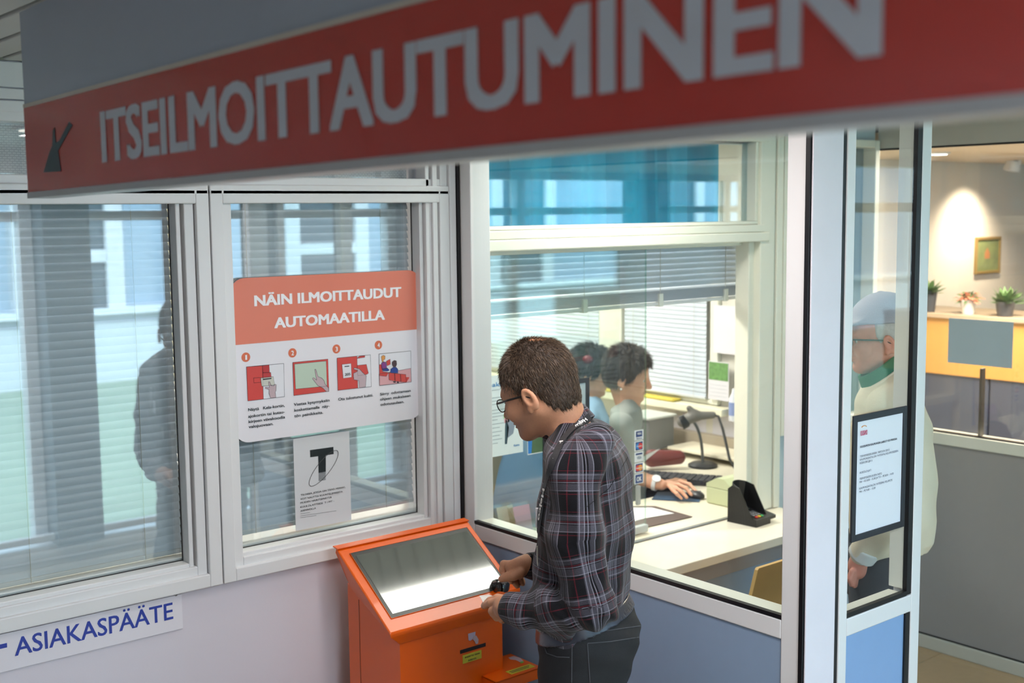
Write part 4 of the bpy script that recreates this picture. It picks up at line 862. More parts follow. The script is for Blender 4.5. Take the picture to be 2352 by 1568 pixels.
# papers, mat, tray, cushion
def sheet(name, pts, z, m, lab, cat='paper', group=None, th=.0015): return tag(obj(name, MB().prism([onZ(*p, z) for p in pts], (0, 0, th)), m), lab, cat, group)
sheet('desk_mat', ((1440, 1222), (1590, 1187), (1505, 1163), (1440, 1163)), .7405, M('desk_mat_brown', '5B4A42', .55), 'dark brown desk mat on the desk behind the sliding pane', 'desk mat', None, .003)
sheet('paper_sheet', ((1440, 1202), (1482, 1190), (1548, 1179), (1498, 1166), (1440, 1166)), .7440, M('paper_white', 'ECEAE8', .6), 'white sheet of paper lying on the brown desk mat')
sheet('paper_sheet', ((1605, 1112), (1640, 1120), (1655, 1100), (1612, 1096)), .7402, M('paper_white', 'ECEAE8', .6), 'white sheet lying between the keyboard and the pale green box')
tg = thing('monitor', 'grey computer monitor seen from its side, at the back of the desk', 'monitor', (4.60, 4.42, .74))
obj('housing', MB().box((4.60, 4.40, .76), (4.80, 4.60, .93), .006), M('monitor_grey', '7F7F80', .45), tg); obj('stand', MB().box((4.65, 4.45, .7405), (4.75, 4.55, .765), .004), M('monitor_grey', '7F7F80', .45), tg)
obj('top_cover', MB().box((4.59, 4.39, .93), (4.81, 4.61, .942), .003), M('monitor_pale', 'C8CBC6', .45), tg)
c = pv(1535, 1060, 5.93); cs_ = tag(MB() and SDF().cone(pv(1497, 1052, 5.98), pv(1558, 1050, 5.98), .045, .036, 0).mesh('handbag', .005, M('maroon_leather', '6A2A26', .45, bump=.3, bscale=120), None)[0], 'maroon rounded handbag lying behind the keyboard', 'handbag')
sh = [pv(1478, 1062, 5.6), pv(1516, 1030, 5.72), pv(1488, 1042, 5.70), pv(1476, 1050, 5.6)]
tag(obj('paper_sheet', MB().prism(sh, (0.001, .001, .001)), M('paper_white', 'ECEAE8', .6)), 'white sheet held up beside the card stickers', 'paper')
# pinned papers on the right office wall
def wallsheet(name, p0, p1, m, lab, cat, x=RX, parts=None):
    a, b = onX(*p0, x), onX(*p1, x); y0, y1 = sorted((a[1], b[1])); z0, z1 = sorted((a[2], b[2]))
    t = thing(name, lab, cat, (x, (y0 + y1) / 2, z0)); obj('sheet', MB().box((x - .0025, y0, z0), (x - .0005, y1, z1)), m, t); return t, y0, y1, z0, z1
pwm = M('paper_lilac_white', 'E6E2E8', .6)
wallsheet('wall_paper_sheet', (1640, 700), (1692, 815), pwm, 'tall white sheet on the office wall above the calendar', 'paper', RX - .055)
t, y0, y1, z0, z1 = wallsheet('calendar', (1628, 828), (1674, 922), pwm, 'wall calendar with green leaf photograph above its white grid', 'calendar', RX - .055)
obj('photograph', MB().box((RX - .059, y0 + .004, (z0 + z1) / 2 + .004), (RX - .0575, y1 - .004, z1 - .004)), M('leaf_photo', '6E9A5A', .5, var=.6, vscale=45), t)
for i in range(4): obj('grid_line', MB().box((RX - .0585, y0 + .01, z0 + .02 + i * .02), (RX - .0575, y1 - .01, z0 + .021 + i * .02)), lg, t)
wallsheet('wall_paper_sheet', (1517, 946), (1567, 1003), pwm, 'white sheet pinned under the window ledge, left of the scanner', 'paper')
wallsheet('wall_paper_sheet', (1569, 948), (1622, 1020), pwm, 'white sheet pinned behind the scanner head', 'paper')
wallsheet('wall_paper_sheet', (1638, 928), (1690, 1032), pwm, 'large white sheet pinned to the right of the scanner', 'paper')
b0 = onX(1686, 966, RX - .06)
bo = thing('spray_bottle', 'slim white bottle with blue label standing on the window ledge', 'bottle', b0)
obj('bottle', MB().lathe([(.001, 0), (.026, 0), (.028, .01), (.028, .12), (.012, .15), (.012, .17), (.001, .17)], b0, 20), M('bottle_white', 'E4E6EE', .35), bo, True)
obj('label', MB().lathe([(.0285, .03), (.0285, .10)], b0, 20), M('bottle_label', '8C9CCB', .5), bo, True)
yb_ = [onX(1455, 915, RX - .10), onX(1565, 940, RX - .10)]
tag(obj('yellow_folder', MB().box((RX - .10, 4.45, .998), (RX - .03, 5.05, 1.010), .002), M('yellow_card', 'D9C552', .5)), 'flat yellow folder lying along the cream window ledge', 'folder')
# far end of the office
fc = thing('low_cabinet', 'long grey cabinet with white top along the far office wall', 'cabinet', (3.6, 6.5, 0))
obj('body', MB().box((1.6, 6.3, 0), (RX - .1, 6.78, 1.02), .005), M('cabinet_grey', '8D938F', .5), fc); obj('top', MB().box((1.58, 6.28, 1.02), (RX - .08, 6.79, 1.05), .004), M('cabinet_top', 'E8E4EA', .4), fc)
for i in range(6): obj('door', MB().box((1.62 + i * .53, 6.288, .06), (2.13 + i * .53, 6.30, 1.0), .003), M('cabinet_door_grey', '9AA09B', .5), fc)
t2 = thing('work_table', 'white-topped dark work table at the back of the office', 'table', (3.2, 5.2, 0))
obj('top', MB().box((2.3, 4.9, .86), (4.0, 5.5, .89), .003), M('cabinet_top', 'E8E4EA', .4), t2); obj('apron', MB().box((2.34, 4.94, .70), (3.96, 5.46, .86)), M('table_dark', '57524C', .6), t2)
for x, y in ((2.37, 4.97), (3.93, 4.97), (2.37, 5.43), (3.93, 5.43)): obj('leg', MB().box((x - .025, y - .025, 0), (x + .025, y + .025, .70), .003), M('table_dark', '57524C', .6), t2)
def office_chair(label, x, y, yaw, cm, z=.48):
    t = thing('office_chair', label, 'chair', (x, y, 0), 'office chairs'); c, s = math.cos(yaw), math.sin(yaw)
    def L(u, v, w): return (x + c * u - s * v, y + s * u + c * v, w)
    sd = SDF()
    sd.fn(lambda p: np.linalg.norm(np.maximum(np.abs(np.stack([(p[:, 0] - x) * c + (p[:, 1] - y) * s, -(p[:, 0] - x) * s + (p[:, 1] - y) * c, p[:, 2] - z], 1)) - np.array([.19, .19, .01]), 0), axis=1) - .035, (x, y, z), .32); sd.mesh('seat', .012, cm, t)
    bc = np.array(L(-.21, 0, z + .33)); sd = SDF()
    sd.fn(lambda p: np.linalg.norm(np.maximum(np.abs(np.stack([(p[:, 0] - bc[0]) * c + (p[:, 1] - bc[1]) * s, -(p[:, 0] - bc[0]) * s + (p[:, 1] - bc[1]) * c, p[:, 2] - bc[2]], 1)) - np.array([.006, .16, .19]), 0), axis=1) - .03, bc, .30); sd.mesh('backrest', .012, cm, t)
    obj('column', MB().tube([(x, y, .09), (x, y, z - .03)], .025, 12), tb, t); obj('back_stem', MB().tube([L(-.12, 0, z - .03), L(-.25, 0, z), L(-.255, 0, z + .25)], .015, 8), tb, t)
    for i in range(5):
        a = yaw + i * 2 * math.pi / 5; e = (x + .28 * math.cos(a), y + .28 * math.sin(a), .065); obj('foot', MB().tube([(x, y, .10), e], [.025, .014], 8), tb, t); obj('caster', MB().lathe([(.001, -.012), (.028, -.012), (.028, .012), (.001, .012)], (e[0], e[1], .0285), 14, (-math.sin(a), math.cos(a), 0)), tb, t)
    return t
jc = pv(1185, 1100, 4.98)
office_chair('office chair with brown upholstery draped with blue cloth, behind the leaflet holders', jc[0] + .08, jc[1] + .20, math.radians(75), M('brown_upholstery', '8A7660', .8, bump=.3, bscale=300), .56)
sd = SDF(); bcx = np.array([3.02, 4.28, .98])
# blue jacket hung over the chair back
zj, cj, aj, bj = [], [], [], []
for y, x0, x1, w in ((975, 1165, 1255, .05), (1005, 1142, 1268, .075), (1060, 1122, 1275, .085), (1130, 1102, 1280, .09), (1215, 1090, 1284, .095)):
    p, q = pv(x0, y, 4.98), pv(x1, y, 4.98); zj.append((p[2] + q[2]) / 2); cj.append(((p + q) / 2)[:2]); aj.append(np.linalg.norm((q - p)[:2]) / 2); bj.append(w)
sd.loft(zj, cj, aj, bj, [RT, GF], k=.02)
sd.post = lambda p: .010 * np.sin(p[:, 0] * 26 - p[:, 1] * 14 + 2.5 * np.sin(p[:, 2] * 5)) * np.clip((1.2 - p[:, 2]) * 3, 0, 1)
jk = sd.mesh('jacket', .010, M('blue_fleece', '6F93C4', .85, var=.08, bump=.3, bscale=250), None)[0]; tag(jk, 'blue jacket hung over the back of the brown office chair', 'jacket')
# ================================================================== THE ROOM BEYOND THE PASSAGE
cc = thing('cafe_counter', 'long counter with honey-coloured wood front above dark blue panels', 'counter', (6.7, 2.5, 0))
cx0 = 6.5
obj('top', MB().box((cx0 - .02, -.6, 1.392), (cx0 + .5, 4.3, 1.42), .004), M('counter_top_beige', 'B9A68E', .4), cc)
obj('wood_front', MB().box((cx0, -.6, 1.056), (cx0 + .45, 4.3, 1.392), .002), M('honey_wood', 'D6A257', .4, var=.08, vscale=5), cc)
for i in range(6): obj('lower_panel', MB().box((cx0 + .01, -.58 + i * .82, .05), (cx0 + .44, .228 + i * .82, 1.055), .003), M('dark_blue_panel', '4C5468', .4), cc)
g5 = 1.421
def potted(px, lab, potc, r, h, leaf, name='potted_plant', cat='plant', base_y=724, flower=None):
    p = onX(px, base_y, cx0 + .06); p = np.array([cx0 + .06, p[1], g5]); t = thing(name, lab, cat, p)
    obj('pot', MB().lathe([(.001, 0), (r * .75, 0), (r, h), (r * .9, h), (r * .85, h * .85), (.001, h * .85)], p, 20), potc, t, True)
    mb = MB(); mf = MB(); R2 = random.Random(px)
    for i in range(110):
        a = R2.random() * 6.28; e = R2.random() * 1.3; L = r * (1.0 + R2.random() * 1.1); d = np.array([math.cos(a) * math.cos(e), math.sin(a) * math.cos(e), math.sin(e) * .8 + .1]); q = p + np.array([0, 0, h * .8]); s_ = np.cross(d, [0, 0, 1]); s_ /= np.linalg.norm(s_) + 1e-9
        tgt = mf if (flower and R2.random() < .5) else mb
        m_ = q + d * L * .8; tip = q + d * L * 1.15 + np.array([0, 0, -.02 if flower else 0]); w = r * .22
        tgt.add([q + d * L * .3, m_ + s_ * w, tip, m_ - s_ * w, m_ + np.array([0, 0, .004])], [(0, 1, 4), (1, 2, 4), (2, 3, 4), (3, 0, 4)])
    o = obj('foliage', mb, leaf, t); o['kind'] = 'stuff'
    if flower: o = obj('blossom', mf, flower, t); o['kind'] = 'stuff'
dkp = M('dark_pot', '43454B', .4); leafm = M('plant_green', '5E7F4A', .6, var=.25, vscale=40)
potted(2132, 'green plant in a dark pot, leftmost on the wooden counter', dkp, .05, .13, leafm)
potted(2223, 'salmon and orange flowers in a white vase on the wooden counter', M('vase_white', 'E0DDD8', .3), .045, .085, leafm, 'flower_vase', 'vase', 722, M('blossom_salmon', 'D98668', .6, var=.2, vscale=40))
potted(2308, 'green plant in a dark grey pot, on the counter right of the flowers', dkp, .055, .085, leafm)
p0_ = onY(2238, 545, 4.5); p1_ = onY(2292, 626, 4.5); yq = 4.4985
pc = thing('framed_painting', 'small green and brown landscape painting in a gilt frame on the lit wall', 'painting', ((p0_[0] + p1_[0]) / 2, 4.5, p1_[2]))
obj('frame', ring(MB(), p0_[0], p1_[0], p1_[2], p0_[2], .022, yq - .02, yq, .004), M('gilt_frame', '9A8048', .4, metal=.2), pc)
obj('canvas', MB().box((p0_[0] + .018, yq - .010, p1_[2] + .018), (p1_[0] - .018, yq - .004, p0_[2] - .018)), M('canvas_paint', '7F8A58', .6, var=.55, vscale=14), pc)
obj('painted_hut', MB().prism([(p0_[0] + .13, yq - .0112, p1_[2] + .11), (p0_[0] + .20, yq - .0112, p1_[2] + .11), (p0_[0] + .20, yq - .0112, p1_[2] + .15), (p0_[0] + .165, yq - .0112, p1_[2] + .19), (p0_[0] + .13, yq - .0112, p1_[2] + .15)], (0, .001, 0)), M('hut_orange', 'B87A48', .6), pc)
dl = onX(2148, 358, 6.0)
tl_ = thing('downlight', 'small round white downlight glowing in the ceiling beyond the glass', 'lamp', (6.3, 3.75, 2.355)); obj('rim', MB().lathe([(.001, -.01), (.06, -.012), (.065, 0), (.001, 0)], (6.3, 3.75, 2.359), 24), frame_white, tl_, True); obj('lens', MB().lathe([(.001, -.016), (.045, -.014), (.045, -.010)], (6.3, 3.75, 2.359), 24), M('lamp_lens', 'FFF6EA', .4, emit=6.0), tl_, True)
spt = thing('picture_light', 'small white spotlight on the ceiling aimed at the painting wall', 'lamp', (7.75, 4.10, 2.36)); obj('can', MB().lathe([(.001, 0), (.045, 0), (.055, .07), (.03, .075)], (7.90, 4.14, 2.36), 20, (0, .2, -1)) , frame_white, spt, True); obj('mount', MB().tube([(7.90, 4.10, 2.36), (7.90, 4.10, 2.33)], .012, 8), frame_white, spt)
lsx = onY(2330, 640, 4.5)
ls = thing('lampshade', 'large orange-tan sloping lampshade at the right edge of the picture', 'lamp', (7.6, 3.6, 1.75))
obj('shade', MB().lathe([(.30, 0), (.10, .34), (.095, .34), (.29, .0)], (7.95, 3.72, 1.52), 28), M('tan_shade', 'C98F52', .7), ls, True); obj('cord', MB().tube([(7.95, 3.72, 1.86), (7.95, 3.72, 2.36)], .005, 6), tb, ls)
# sheet taped to the passage glass
a = onX(2179, 730, RX - .001); b = onX(2323, 845, RX - .001)
tag(obj('glass_notice', MB().box((RX + .001, b[1], b[2] - .002), (RX + .0045, a[1], a[2])), M('blue_grey_sheet', 'A9BDC6', .6, var=.05, vscale=8)), 'blank blue-grey landscape sheet taped to the glass before the wooden counter', 'notice')
# ================================================================== PEOPLE
skin = M('skin', 'C8906F', .5, var=.10, vscale=180, bump=.3, bscale=700, sss=.12, attr='tint', attr_c='6E4F3F')
skin_pale = M('skin_elder', 'CE8874', .5, var=.12, vscale=50, bump=.2, bscale=400, sss=.12, attr='tint', attr_c='A06A5A')
skin_f = M('skin_clerk', 'D8A184', .5, var=.05, vscale=60, sss=.12, attr='tint', attr_c='B86A5C')
def axes(psi, pitch, side=-1, roll=0):
    """facing the left (side=-1) or right (+1) of the view, turned psi away from the viewer, bowed by pitch"""
    c, s = math.cos(math.radians(psi)), math.sin(math.radians(psi))
    f = np.append(side * RT * c + GF * s, 0.0); l = np.cross([0, 0, 1.0], f); z = np.array([0, 0, 1.0]); t = math.radians(pitch)
    return f * math.cos(t) - z * math.sin(t), l, f * math.sin(t) + z * math.cos(t), f
class Head:
    def __init__(s, S, H, A, k=1.0, neck=None, nr=(.056, .062), female=False):
        f, l, u = A[:3]; s.f, s.l, s.u, s.H, s.k = f, l, u, np.array(H), k; P = s.P; ax = np.array([f, l, u])
        S.ell(P(-.006, 0, .004), np.array([.099, .077, .097]) * k, ax, 0)
        S.ell(P(.040, 0, -.040), np.array([.056, .060, .085]) * k, ax, .03)
        S.ell(P(.045, 0, -.085), np.array([.046, .047, .048]) * k, ax, .03)
        for q in (-1, 1):
            S.cone(P(.0, q * .050, -.078), P(.070, q * .016, -.122), .020 * k, .017 * k, .025)
            S.ell(P(.072, q * .040, -.060), np.array([.022, .020, .022]) * k, ax, .02)
        S.ell(P(.079, 0, -.124), np.array([.018, .021, .016]) * k, ax, .014)
        S.cone(P(.082, -.034, -.014), P(.082, .034, -.014), .014 * k, .014 * k, .014)
        for q in (-1, 1): S.ell(P(.099, q * .031, -.034), np.array([.013, .017, .010]) * k, ax, .010, 's')
        S.cone(P(.097, 0, -.022), P(.116, 0, -.062), .0075 * k, .0115 * k, .010)
        for q in (-1, 1): S.ell(P(.106, q * .011, -.066), np.array([.010, .008, .008]) * k, ax, .006)
        S.ell(P(.094, 0, -.089), np.array([.011, .023, .0055]) * k, ax, .004); S.ell(P(.092, 0, -.0985), np.array([.011, .020, .006]) * k, ax, .004)
        S.ell(P(.108, 0, -.0935), np.array([.012, .024, .0013]) * k, ax, .003, 's')
        ea = np.array([f * .94 - u * .34, l, u * .94 + f * .34])
        for q in (-1, 1):
            o = np.array([f * .35 * 1, l * q, u * 0]).sum(0) * 0
            S.ell(P(-.006, q * .083, -.046), np.array([.0185, .0075, .0325]) * k, ea, .006)
            S.ell(P(-.003, q * .0905, -.042), np.array([.0105, .0065, .0200]) * k, ea, .003, 's')
            S.ell(P(.004, q * .082, -.071), np.array([.008, .006, .010]) * k, ea, .005)
        if neck is not None: S.cone(P(-.030, 0, -.070), neck, nr[0] * k, nr[1] * k, .022)
    def P(s, x, y, z): return s.H + s.k * (x * s.f + y * s.l + z * s.u)
    def loc(s, p): q = (p - s.H) / s.k; return np.stack([q @ s.f, q @ s.l, q @ s.u], 1)
    def cran(s, off):
        P = s.P; k = s.k; ax = np.array([s.f, s.l, s.u]); c = P(-.006, 0, .004); rad = np.array([.099 + off, .077 + off, .097 + off]) * k
        def fn(p):
            q = (p - c) @ ax.T; k0 = np.linalg.norm(q / rad, axis=1); k1 = np.linalg.norm(q / rad ** 2, axis=1) + 1e-9; return k0 * (k0 - 1) / k1
        return fn, c, rad.max()
    def eyes(s, par, iris='4A5A66'):
        for q in (-1, 1):
            e = obj('eye', MB().lathe([(.0115 * math.sin(t), -.0115 * math.cos(t)) for t in np.linspace(.01, math.pi - .01, 12)], s.P(.0795, q * .031, -.034), 16, s.f), M('eye_white', 'E2DCD6', .2), par, True)
            obj('iris', MB().lathe([(.001, 0), (.0055, -.0006), (.0055, -.002)], s.P(.0915, q * .031, -.034), 14, s.f), M('iris_' + iris, iris, .2), e)
    def glasses(s, par, fm, lm, z=-.030, half=True):
        g = obj('eyeglasses', MB(), fm, par); mb = MB()
        for q in (-1, 1):
            ring_ = [s.P(.108 - .004 * abs(math.cos(t)), q * .033 + .024 * math.cos(t), z - .004 + .0165 * math.sin(t)) for t in np.linspace(0, 2 * math.pi, 25)]
            mb.tube(ring_, .0014, 6, False); mb.tube([s.P(.102, q * .058, z + .004), s.P(.06, q * .076, z + .002), s.P(.01, q * .082, z - .002), s.P(-.012, q * .083, z - .014)], .0029, 6)
            obj('lens', MB().prism([s.P(.108 - .004 * abs(math.cos(t)), q * .033 + .023 * math.cos(t), z - .004 + .0155 * math.sin(t)) for t in np.linspace(0, 2 * math.pi, 21)[:-1]], s.f * .0012), lm, g)
        mb.tube([s.P(.107, -.010, z), s.P(.110, 0, z + .002), s.P(.107, .010, z)], .0015, 6)
        me = g.data; me.clear_geometry(); me.from_pydata((np.array(mb.v) - wloc(g)).tolist(), [], mb.f); return g
def loft_rows(rows, D, psi, side):
    c, s = math.cos(math.radians(psi)), math.sin(math.radians(psi)); A = [side * RT * c + GF * s, GF * c - side * RT * s]; zs, cs, ra, rb = [], [], [], []
    for y, x0, x1, w in rows:
        a, b = pv(x0, y, D), pv(x1, y, D); E = np.linalg.norm((b - a)[:2]) / 2; m = (a + b) / 2
        zs.append(m[2]); cs.append(m[:2]); rb.append(w); ra.append(max(math.sqrt(max(E * E - (w * s) ** 2, 1e-5)) / c, .03))
    return zs, cs, ra, rb, A
def shell_band(c, axis, R, t, hh, taper=0.0):
    c = np.array(c, float); a = np.array(axis, float); a /= np.linalg.norm(a)
    def fn(p):
        q = p - c; h = q @ a; r = np.linalg.norm(q - h[:, None] * a, axis=1); d1 = np.abs(r - R + taper * h) - t; d2 = np.abs(h) - hh
        return np.minimum(np.maximum(d1, d2), 0) + np.sqrt(np.maximum(d1, 0) ** 2 + np.maximum(d2, 0) ** 2)
    return fn, c, math.hypot(R + t + abs(taper) * hh, hh)
def hand_chain(S, pts, rs, k=.004): S.chain(pts, rs, k)
# ------------------------------------------------------------------ plaid cloth
def plaid_mat(name):
    m = bpy.data.materials.new(name); m.use_nodes = True; t = m.node_tree; N = t.nodes; L = t.links; b = N['Principled BSDF']; b.inputs['Roughness'].default_value = .9; b.inputs['Specular IOR Level'].default_value = .15
    at = N.new('ShaderNodeAttribute'); at.attribute_name = 'plaid'; sx = N.new('ShaderNodeSeparateXYZ'); L.new(at.outputs['Vector'], sx.inputs[0])
    K, G, Wt, Rd, Dg_ = '0A0A0E', '434149', '7C7A85', '54141F', '18161B'
    def ramp(out, per, stops):
        dv = N.new('ShaderNodeMath'); dv.operation = 'DIVIDE'; dv.inputs[1].default_value = per; L.new(out, dv.inputs[0]); fr = N.new('ShaderNodeMath'); fr.operation = 'FRACT'; L.new(dv.outputs[0], fr.inputs[0])
        r = N.new('ShaderNodeValToRGB'); r.color_ramp.interpolation = 'CONSTANT'; e = r.color_ramp.elements
        while len(e) > 1: e.remove(e[0])
        e[0].position = 0; e[0].color = lin(stops[0][1])
        for p, c in stops[1:]: q = e.new(p); q.color = lin(c)
        L.new(fr.outputs[0], r.inputs[0]); return r.outputs[0]
    cu = ramp(sx.outputs[0], .078, [(0, G), (.035, Wt), (.065, G), (.16, Wt), (.185, K), (.25, Wt), (.275, K), (.33, G), (.46, Wt), (.485, K), (.73, Rd), (.76, K)])
    cv = ramp(sx.outputs[1], .096, [(0, G), (.03, Wt), (.05, G), (.15, Dg_), (.17, Rd), (.20, K), (.215, Wt), (.235, K), (.26, G), (.42, Wt), (.44, K), (.50, Rd), (.52, K), (.93, Rd), (.95, K)])
    ad = N.new('ShaderNodeMix'); ad.data_type = 'RGBA'; ad.blend_type = 'SCREEN'; ad.inputs[0].default_value = .85; L.new(cu, ad.inputs[6]); L.new(cv, ad.inputs[7])
    tc = N.new('ShaderNodeTexCoord'); nz = N.new('ShaderNodeTexNoise'); nz.inputs['Scale'].default_value = 420; nz.inputs['Detail'].default_value = 2; L.new(tc.outputs['Object'], nz.inputs[0])
    ml = N.new('ShaderNodeMix'); ml.data_type = 'RGBA'; ml.blend_type = 'MULTIPLY'; ml.inputs[0].default_value = .55; L.new(ad.outputs[2], ml.inputs[6]); L.new(nz.outputs[0], ml.inputs[7]); L.new(ml.outputs[2], b.inputs['Base Color'])
    bp = N.new('ShaderNodeBump'); bp.inputs['Strength'].default_value = .35; bp.inputs['Distance'].default_value = .002; L.new(nz.outputs[0], bp.inputs['Height']); L.new(bp.outputs[0], b.inputs['Normal'])
    b.inputs['Sheen Weight'].default_value = .15
    return m
def plaid_uv(ob, pos, Q, torso, arms):
    """torso: (axis centre fn, ref dir, radius); arms: polylines with mean radius"""
    n = len(Q); fc = pos[Q].mean(1); best = np.full(n, 1e9); reg = np.zeros(n, int)
    c0, ref, R0, tor_fn = torso; best = tor_fn(fc)
    def arm_par(p, poly, radii):
        bd = np.full(len(p), 1e9); V = np.zeros(len(p)); ang = np.zeros(len(p)); acc = 0
        for i in range(len(poly) - 1):
            a, b = poly[i], poly[i + 1]; d = b - a; L_ = np.linalg.norm(d); d = d / L_; t = np.clip((p - a) @ d, 0, L_); q = p - a - t[:, None] * d; dist = np.linalg.norm(q, axis=1) - np.interp(t, [0, L_], [radii[i], radii[i + 1]])
            e1 = np.cross(d, np.append(GF, 0)); e1 /= np.linalg.norm(e1); e2 = np.cross(d, e1); an = np.arctan2(q @ e1, q @ e2 * 1.0)
            m = dist < bd; bd = np.where(m, dist, bd); V = np.where(m, acc + (p - a) @ d, V); ang = np.where(m, an, ang); acc += L_
        return bd, V, ang
    for i, (poly, radii) in enumerate(arms):
        bd, _, _ = arm_par(fc, poly, radii); m = bd < best; best = np.where(m, bd, best); reg = np.where(m, i + 1, reg)
    uv = np.zeros((n, 4, 3)); P = pos[Q].reshape(-1, 3)
    def wrap(a, a0): return a0 + (a - a0 + math.pi) % (2 * math.pi) - math.pi
    l3 = np.array([-ref[1], ref[0]])
    def tor(p): q = p[:, :2] - c0; return np.arctan2(q @ l3, q @ ref), p[:, 2]
    av, zv = tor(P); af, _ = tor(fc); U = (wrap(av.reshape(n, 4), af[:, None])) * R0; uv[:, :, 0] = U; uv[:, :, 1] = zv.reshape(n, 4)
    for i, (poly, radii) in enumerate(arms):
        m = reg == i + 1; _, V, A_ = arm_par(P, poly, radii); _, _, Af = arm_par(fc, poly, radii); U = wrap(A_.reshape(n, 4), Af[:, None]) * np.mean(radii)
        uv[m, :, 0] = U[m] + .033 * i; uv[m, :, 1] = V.reshape(n, 4)[m]
    me = ob.data; order = np.array([l.vertex_index for l in me.loops]).reshape(-1, 4)
    # loops follow Q as built
    a = me.attributes.new('plaid', 'FLOAT_VECTOR', 'CORNER'); a.data.foreach_set('vector', uv.reshape(-1).astype(np.float32))
# ================================================================== 1. the man at the kiosk
DM = 2.98
def m_(px, py, b=0.0): return pv(px, py, DM + b)
man = thing('person', 'man in glasses and dark plaid shirt looking down at the orange kiosk', 'person', (m_(1340, 1440)[0], m_(1340, 1440)[1], 0))
A_m = axes(28, 22); A_b = axes(22, 0)
B = SDF(); Hm = m_(1233, 869); neck_b = m_(1312, 1010)
hm = Head(B, Hm, A_m, .985, neck_b, (.058, .064))
rows_m = [(955, 1272, 1350, .075), (985, 1262, 1385, .125), (1015, 1252, 1420, .165), (1050, 1246, 1443, .188), (1100, 1240, 1457, .196), (1150, 1235, 1461, .196), (1200, 1232, 1461, .190), (1260, 1229, 1459, .182), (1320, 1226, 1454, .176), (1370, 1228, 1442, .170), (1410, 1236, 1428, .166), (1446, 1244, 1424, .162)]
zs, cs, ra, rb, AX = loft_rows(rows_m, DM, 22, -1)
B.loft(zs, cs, np.maximum(np.array(ra) - .02, .02), np.array(rb) - .03, AX, .03)
armN = [m_(1322, 1085, -.155), m_(1322, 1235, -.185), m_(1352, 1383, -.205), m_(1268, 1402, -.15), m_(1176, 1397, -.075)]
armF = [m_(1330, 1085, .155), m_(1325, 1225, .19), m_(1315, 1330, .21), m_(1214, 1298, .155)]
B.chain(armN + [m_(1160, 1396, -.062)], [.048, .045, .04, .038, .027, .026], .02); B.chain(armF + [m_(1200, 1299, .15)], [.048, .045, .04, .026, .025], .02)
# near hand: thumb and index pinch a slip, the other fingers curl in
S_ = B
S_.ell(m_(1157, 1394, -.052), (.027, .020, .031), np.array([np.append(-RT * .85 + GF * .5, 0), np.append(GF * .85 + RT * .5, 0), [0, 0, 1]]), .014)
S_.chain([m_(1150, 1379, -.045), m_(1128, 1384, -.020), m_(1117, 1389, .002), m_(1111, 1392, .018)], [.0115, .0100, .0088, .0075], .004)
S_.chain([m_(1163, 1378, -.030), m_(1143, 1374, -.008), m_(1126, 1380, .006), m_(1114, 1387, .020)], [.0135, .0115, .0105, .0085], .005)
S_.chain([m_(1148, 1393, -.052), m_(1131, 1403, -.032), m_(1133, 1409, -.006), m_(1146, 1406, .004)], [.0115, .0105, .0092, .008], .004)
S_.chain([m_(1152, 1405, -.055), m_(1139, 1414, -.036), m_(1141, 1418, -.012), m_(1153, 1413, -.004)], [.011, .0100, .0090, .008], .004)
S_.chain([m_(1160, 1414, -.056), m_(1152, 1421, -.040), m_(1154, 1424, -.020), m_(1163, 1419, -.012)], [.010, .0090, .0080, .007], .004)
# far hand: thumb below, index bent down over the slip, remaining fingers hanging
S_.ell(m_(1186, 1303, .140), (.030, .018, .023), np.array([np.append(-RT, 0), np.append(GF, 0), [0, 0, 1]]), .014)
S_.chain([m_(1170, 1296, .148), m_(1157, 1295, .152), m_(1154, 1307, .150), m_(1157, 1320, .146)], [.0120, .0100, .0088, .0075], .004)
S_.chain([m_(1195, 1316, .120), m_(1178, 1322, .118), m_(1163, 1325, .126), m_(1152, 1329, .134)], [.0145, .0125, .0110, .0090], .006)
S_.chain([m_(1172, 1302, .170), m_(1162, 1312, .180), m_(1168, 1326, .178), m_(1175, 1335, .170)], [.0120, .0105, .0092, .008], .004)
S_.chain([m_(1180, 1308, .180), m_(1176, 1322, .190), m_(1184, 1338, .186), m_(1188, 1345, .180)], [.0115, .0100, .0090, .0078], .004)
S_.chain([m_(1192, 1310, .185), m_(1194, 1322, .196), m_(1199, 1334, .192), m_(1201, 1340, .186)], [.0105, .009, .008, .007], .004)
# hidden hips, legs and feet keep the figure whole
hipc = m_(1345, 1480); fw = A_b[3]; lf = A_b[1]
def leg_pts(h, w, step): 
    a = h + lf * w; k = np.array([a[0], a[1], .50]) + fw * (.03 + step); an = np.array([a[0], a[1], .09]) + fw * step; return a, k, an
LG = [leg_pts(hipc, .095, .02), leg_pts(hipc, -.095, -.03)]
B.ell(hipc - np.array([0, 0, .05]), (.085, .085, .09), None, .03)
for a, k, an in LG: B.chain([a, k, an], [.065, .05, .036], .02); B.cone(an - fw * .02 - np.array([0, 0, .045]), an + fw * .14 - np.array([0, 0, .055]), .036, .03, .02)
def tint_m(p):
    q = hm.loc(p); st = np.clip((-.062 - q[:, 2]) / .03, 0, 1) * np.clip((q[:, 0] + .02) / .04, 0, 1) * np.clip((.19 - np.linalg.norm(q, axis=1)) / .02, 0, 1)
    lip = np.clip(1 - np.linalg.norm((q - [.1, 0, -.094]) / [.02, .024, .010], axis=1), 0, 1); return .42 * st + .3 * lip
bod, bp_, bq = B.mesh('body', .003, skin, man, tint_m)
hm.eyes(bod)
hm.glasses(man, M('spectacle_black', '1A1718', .3), glass('spectacle_lens', (.95, .97, .97), .06))
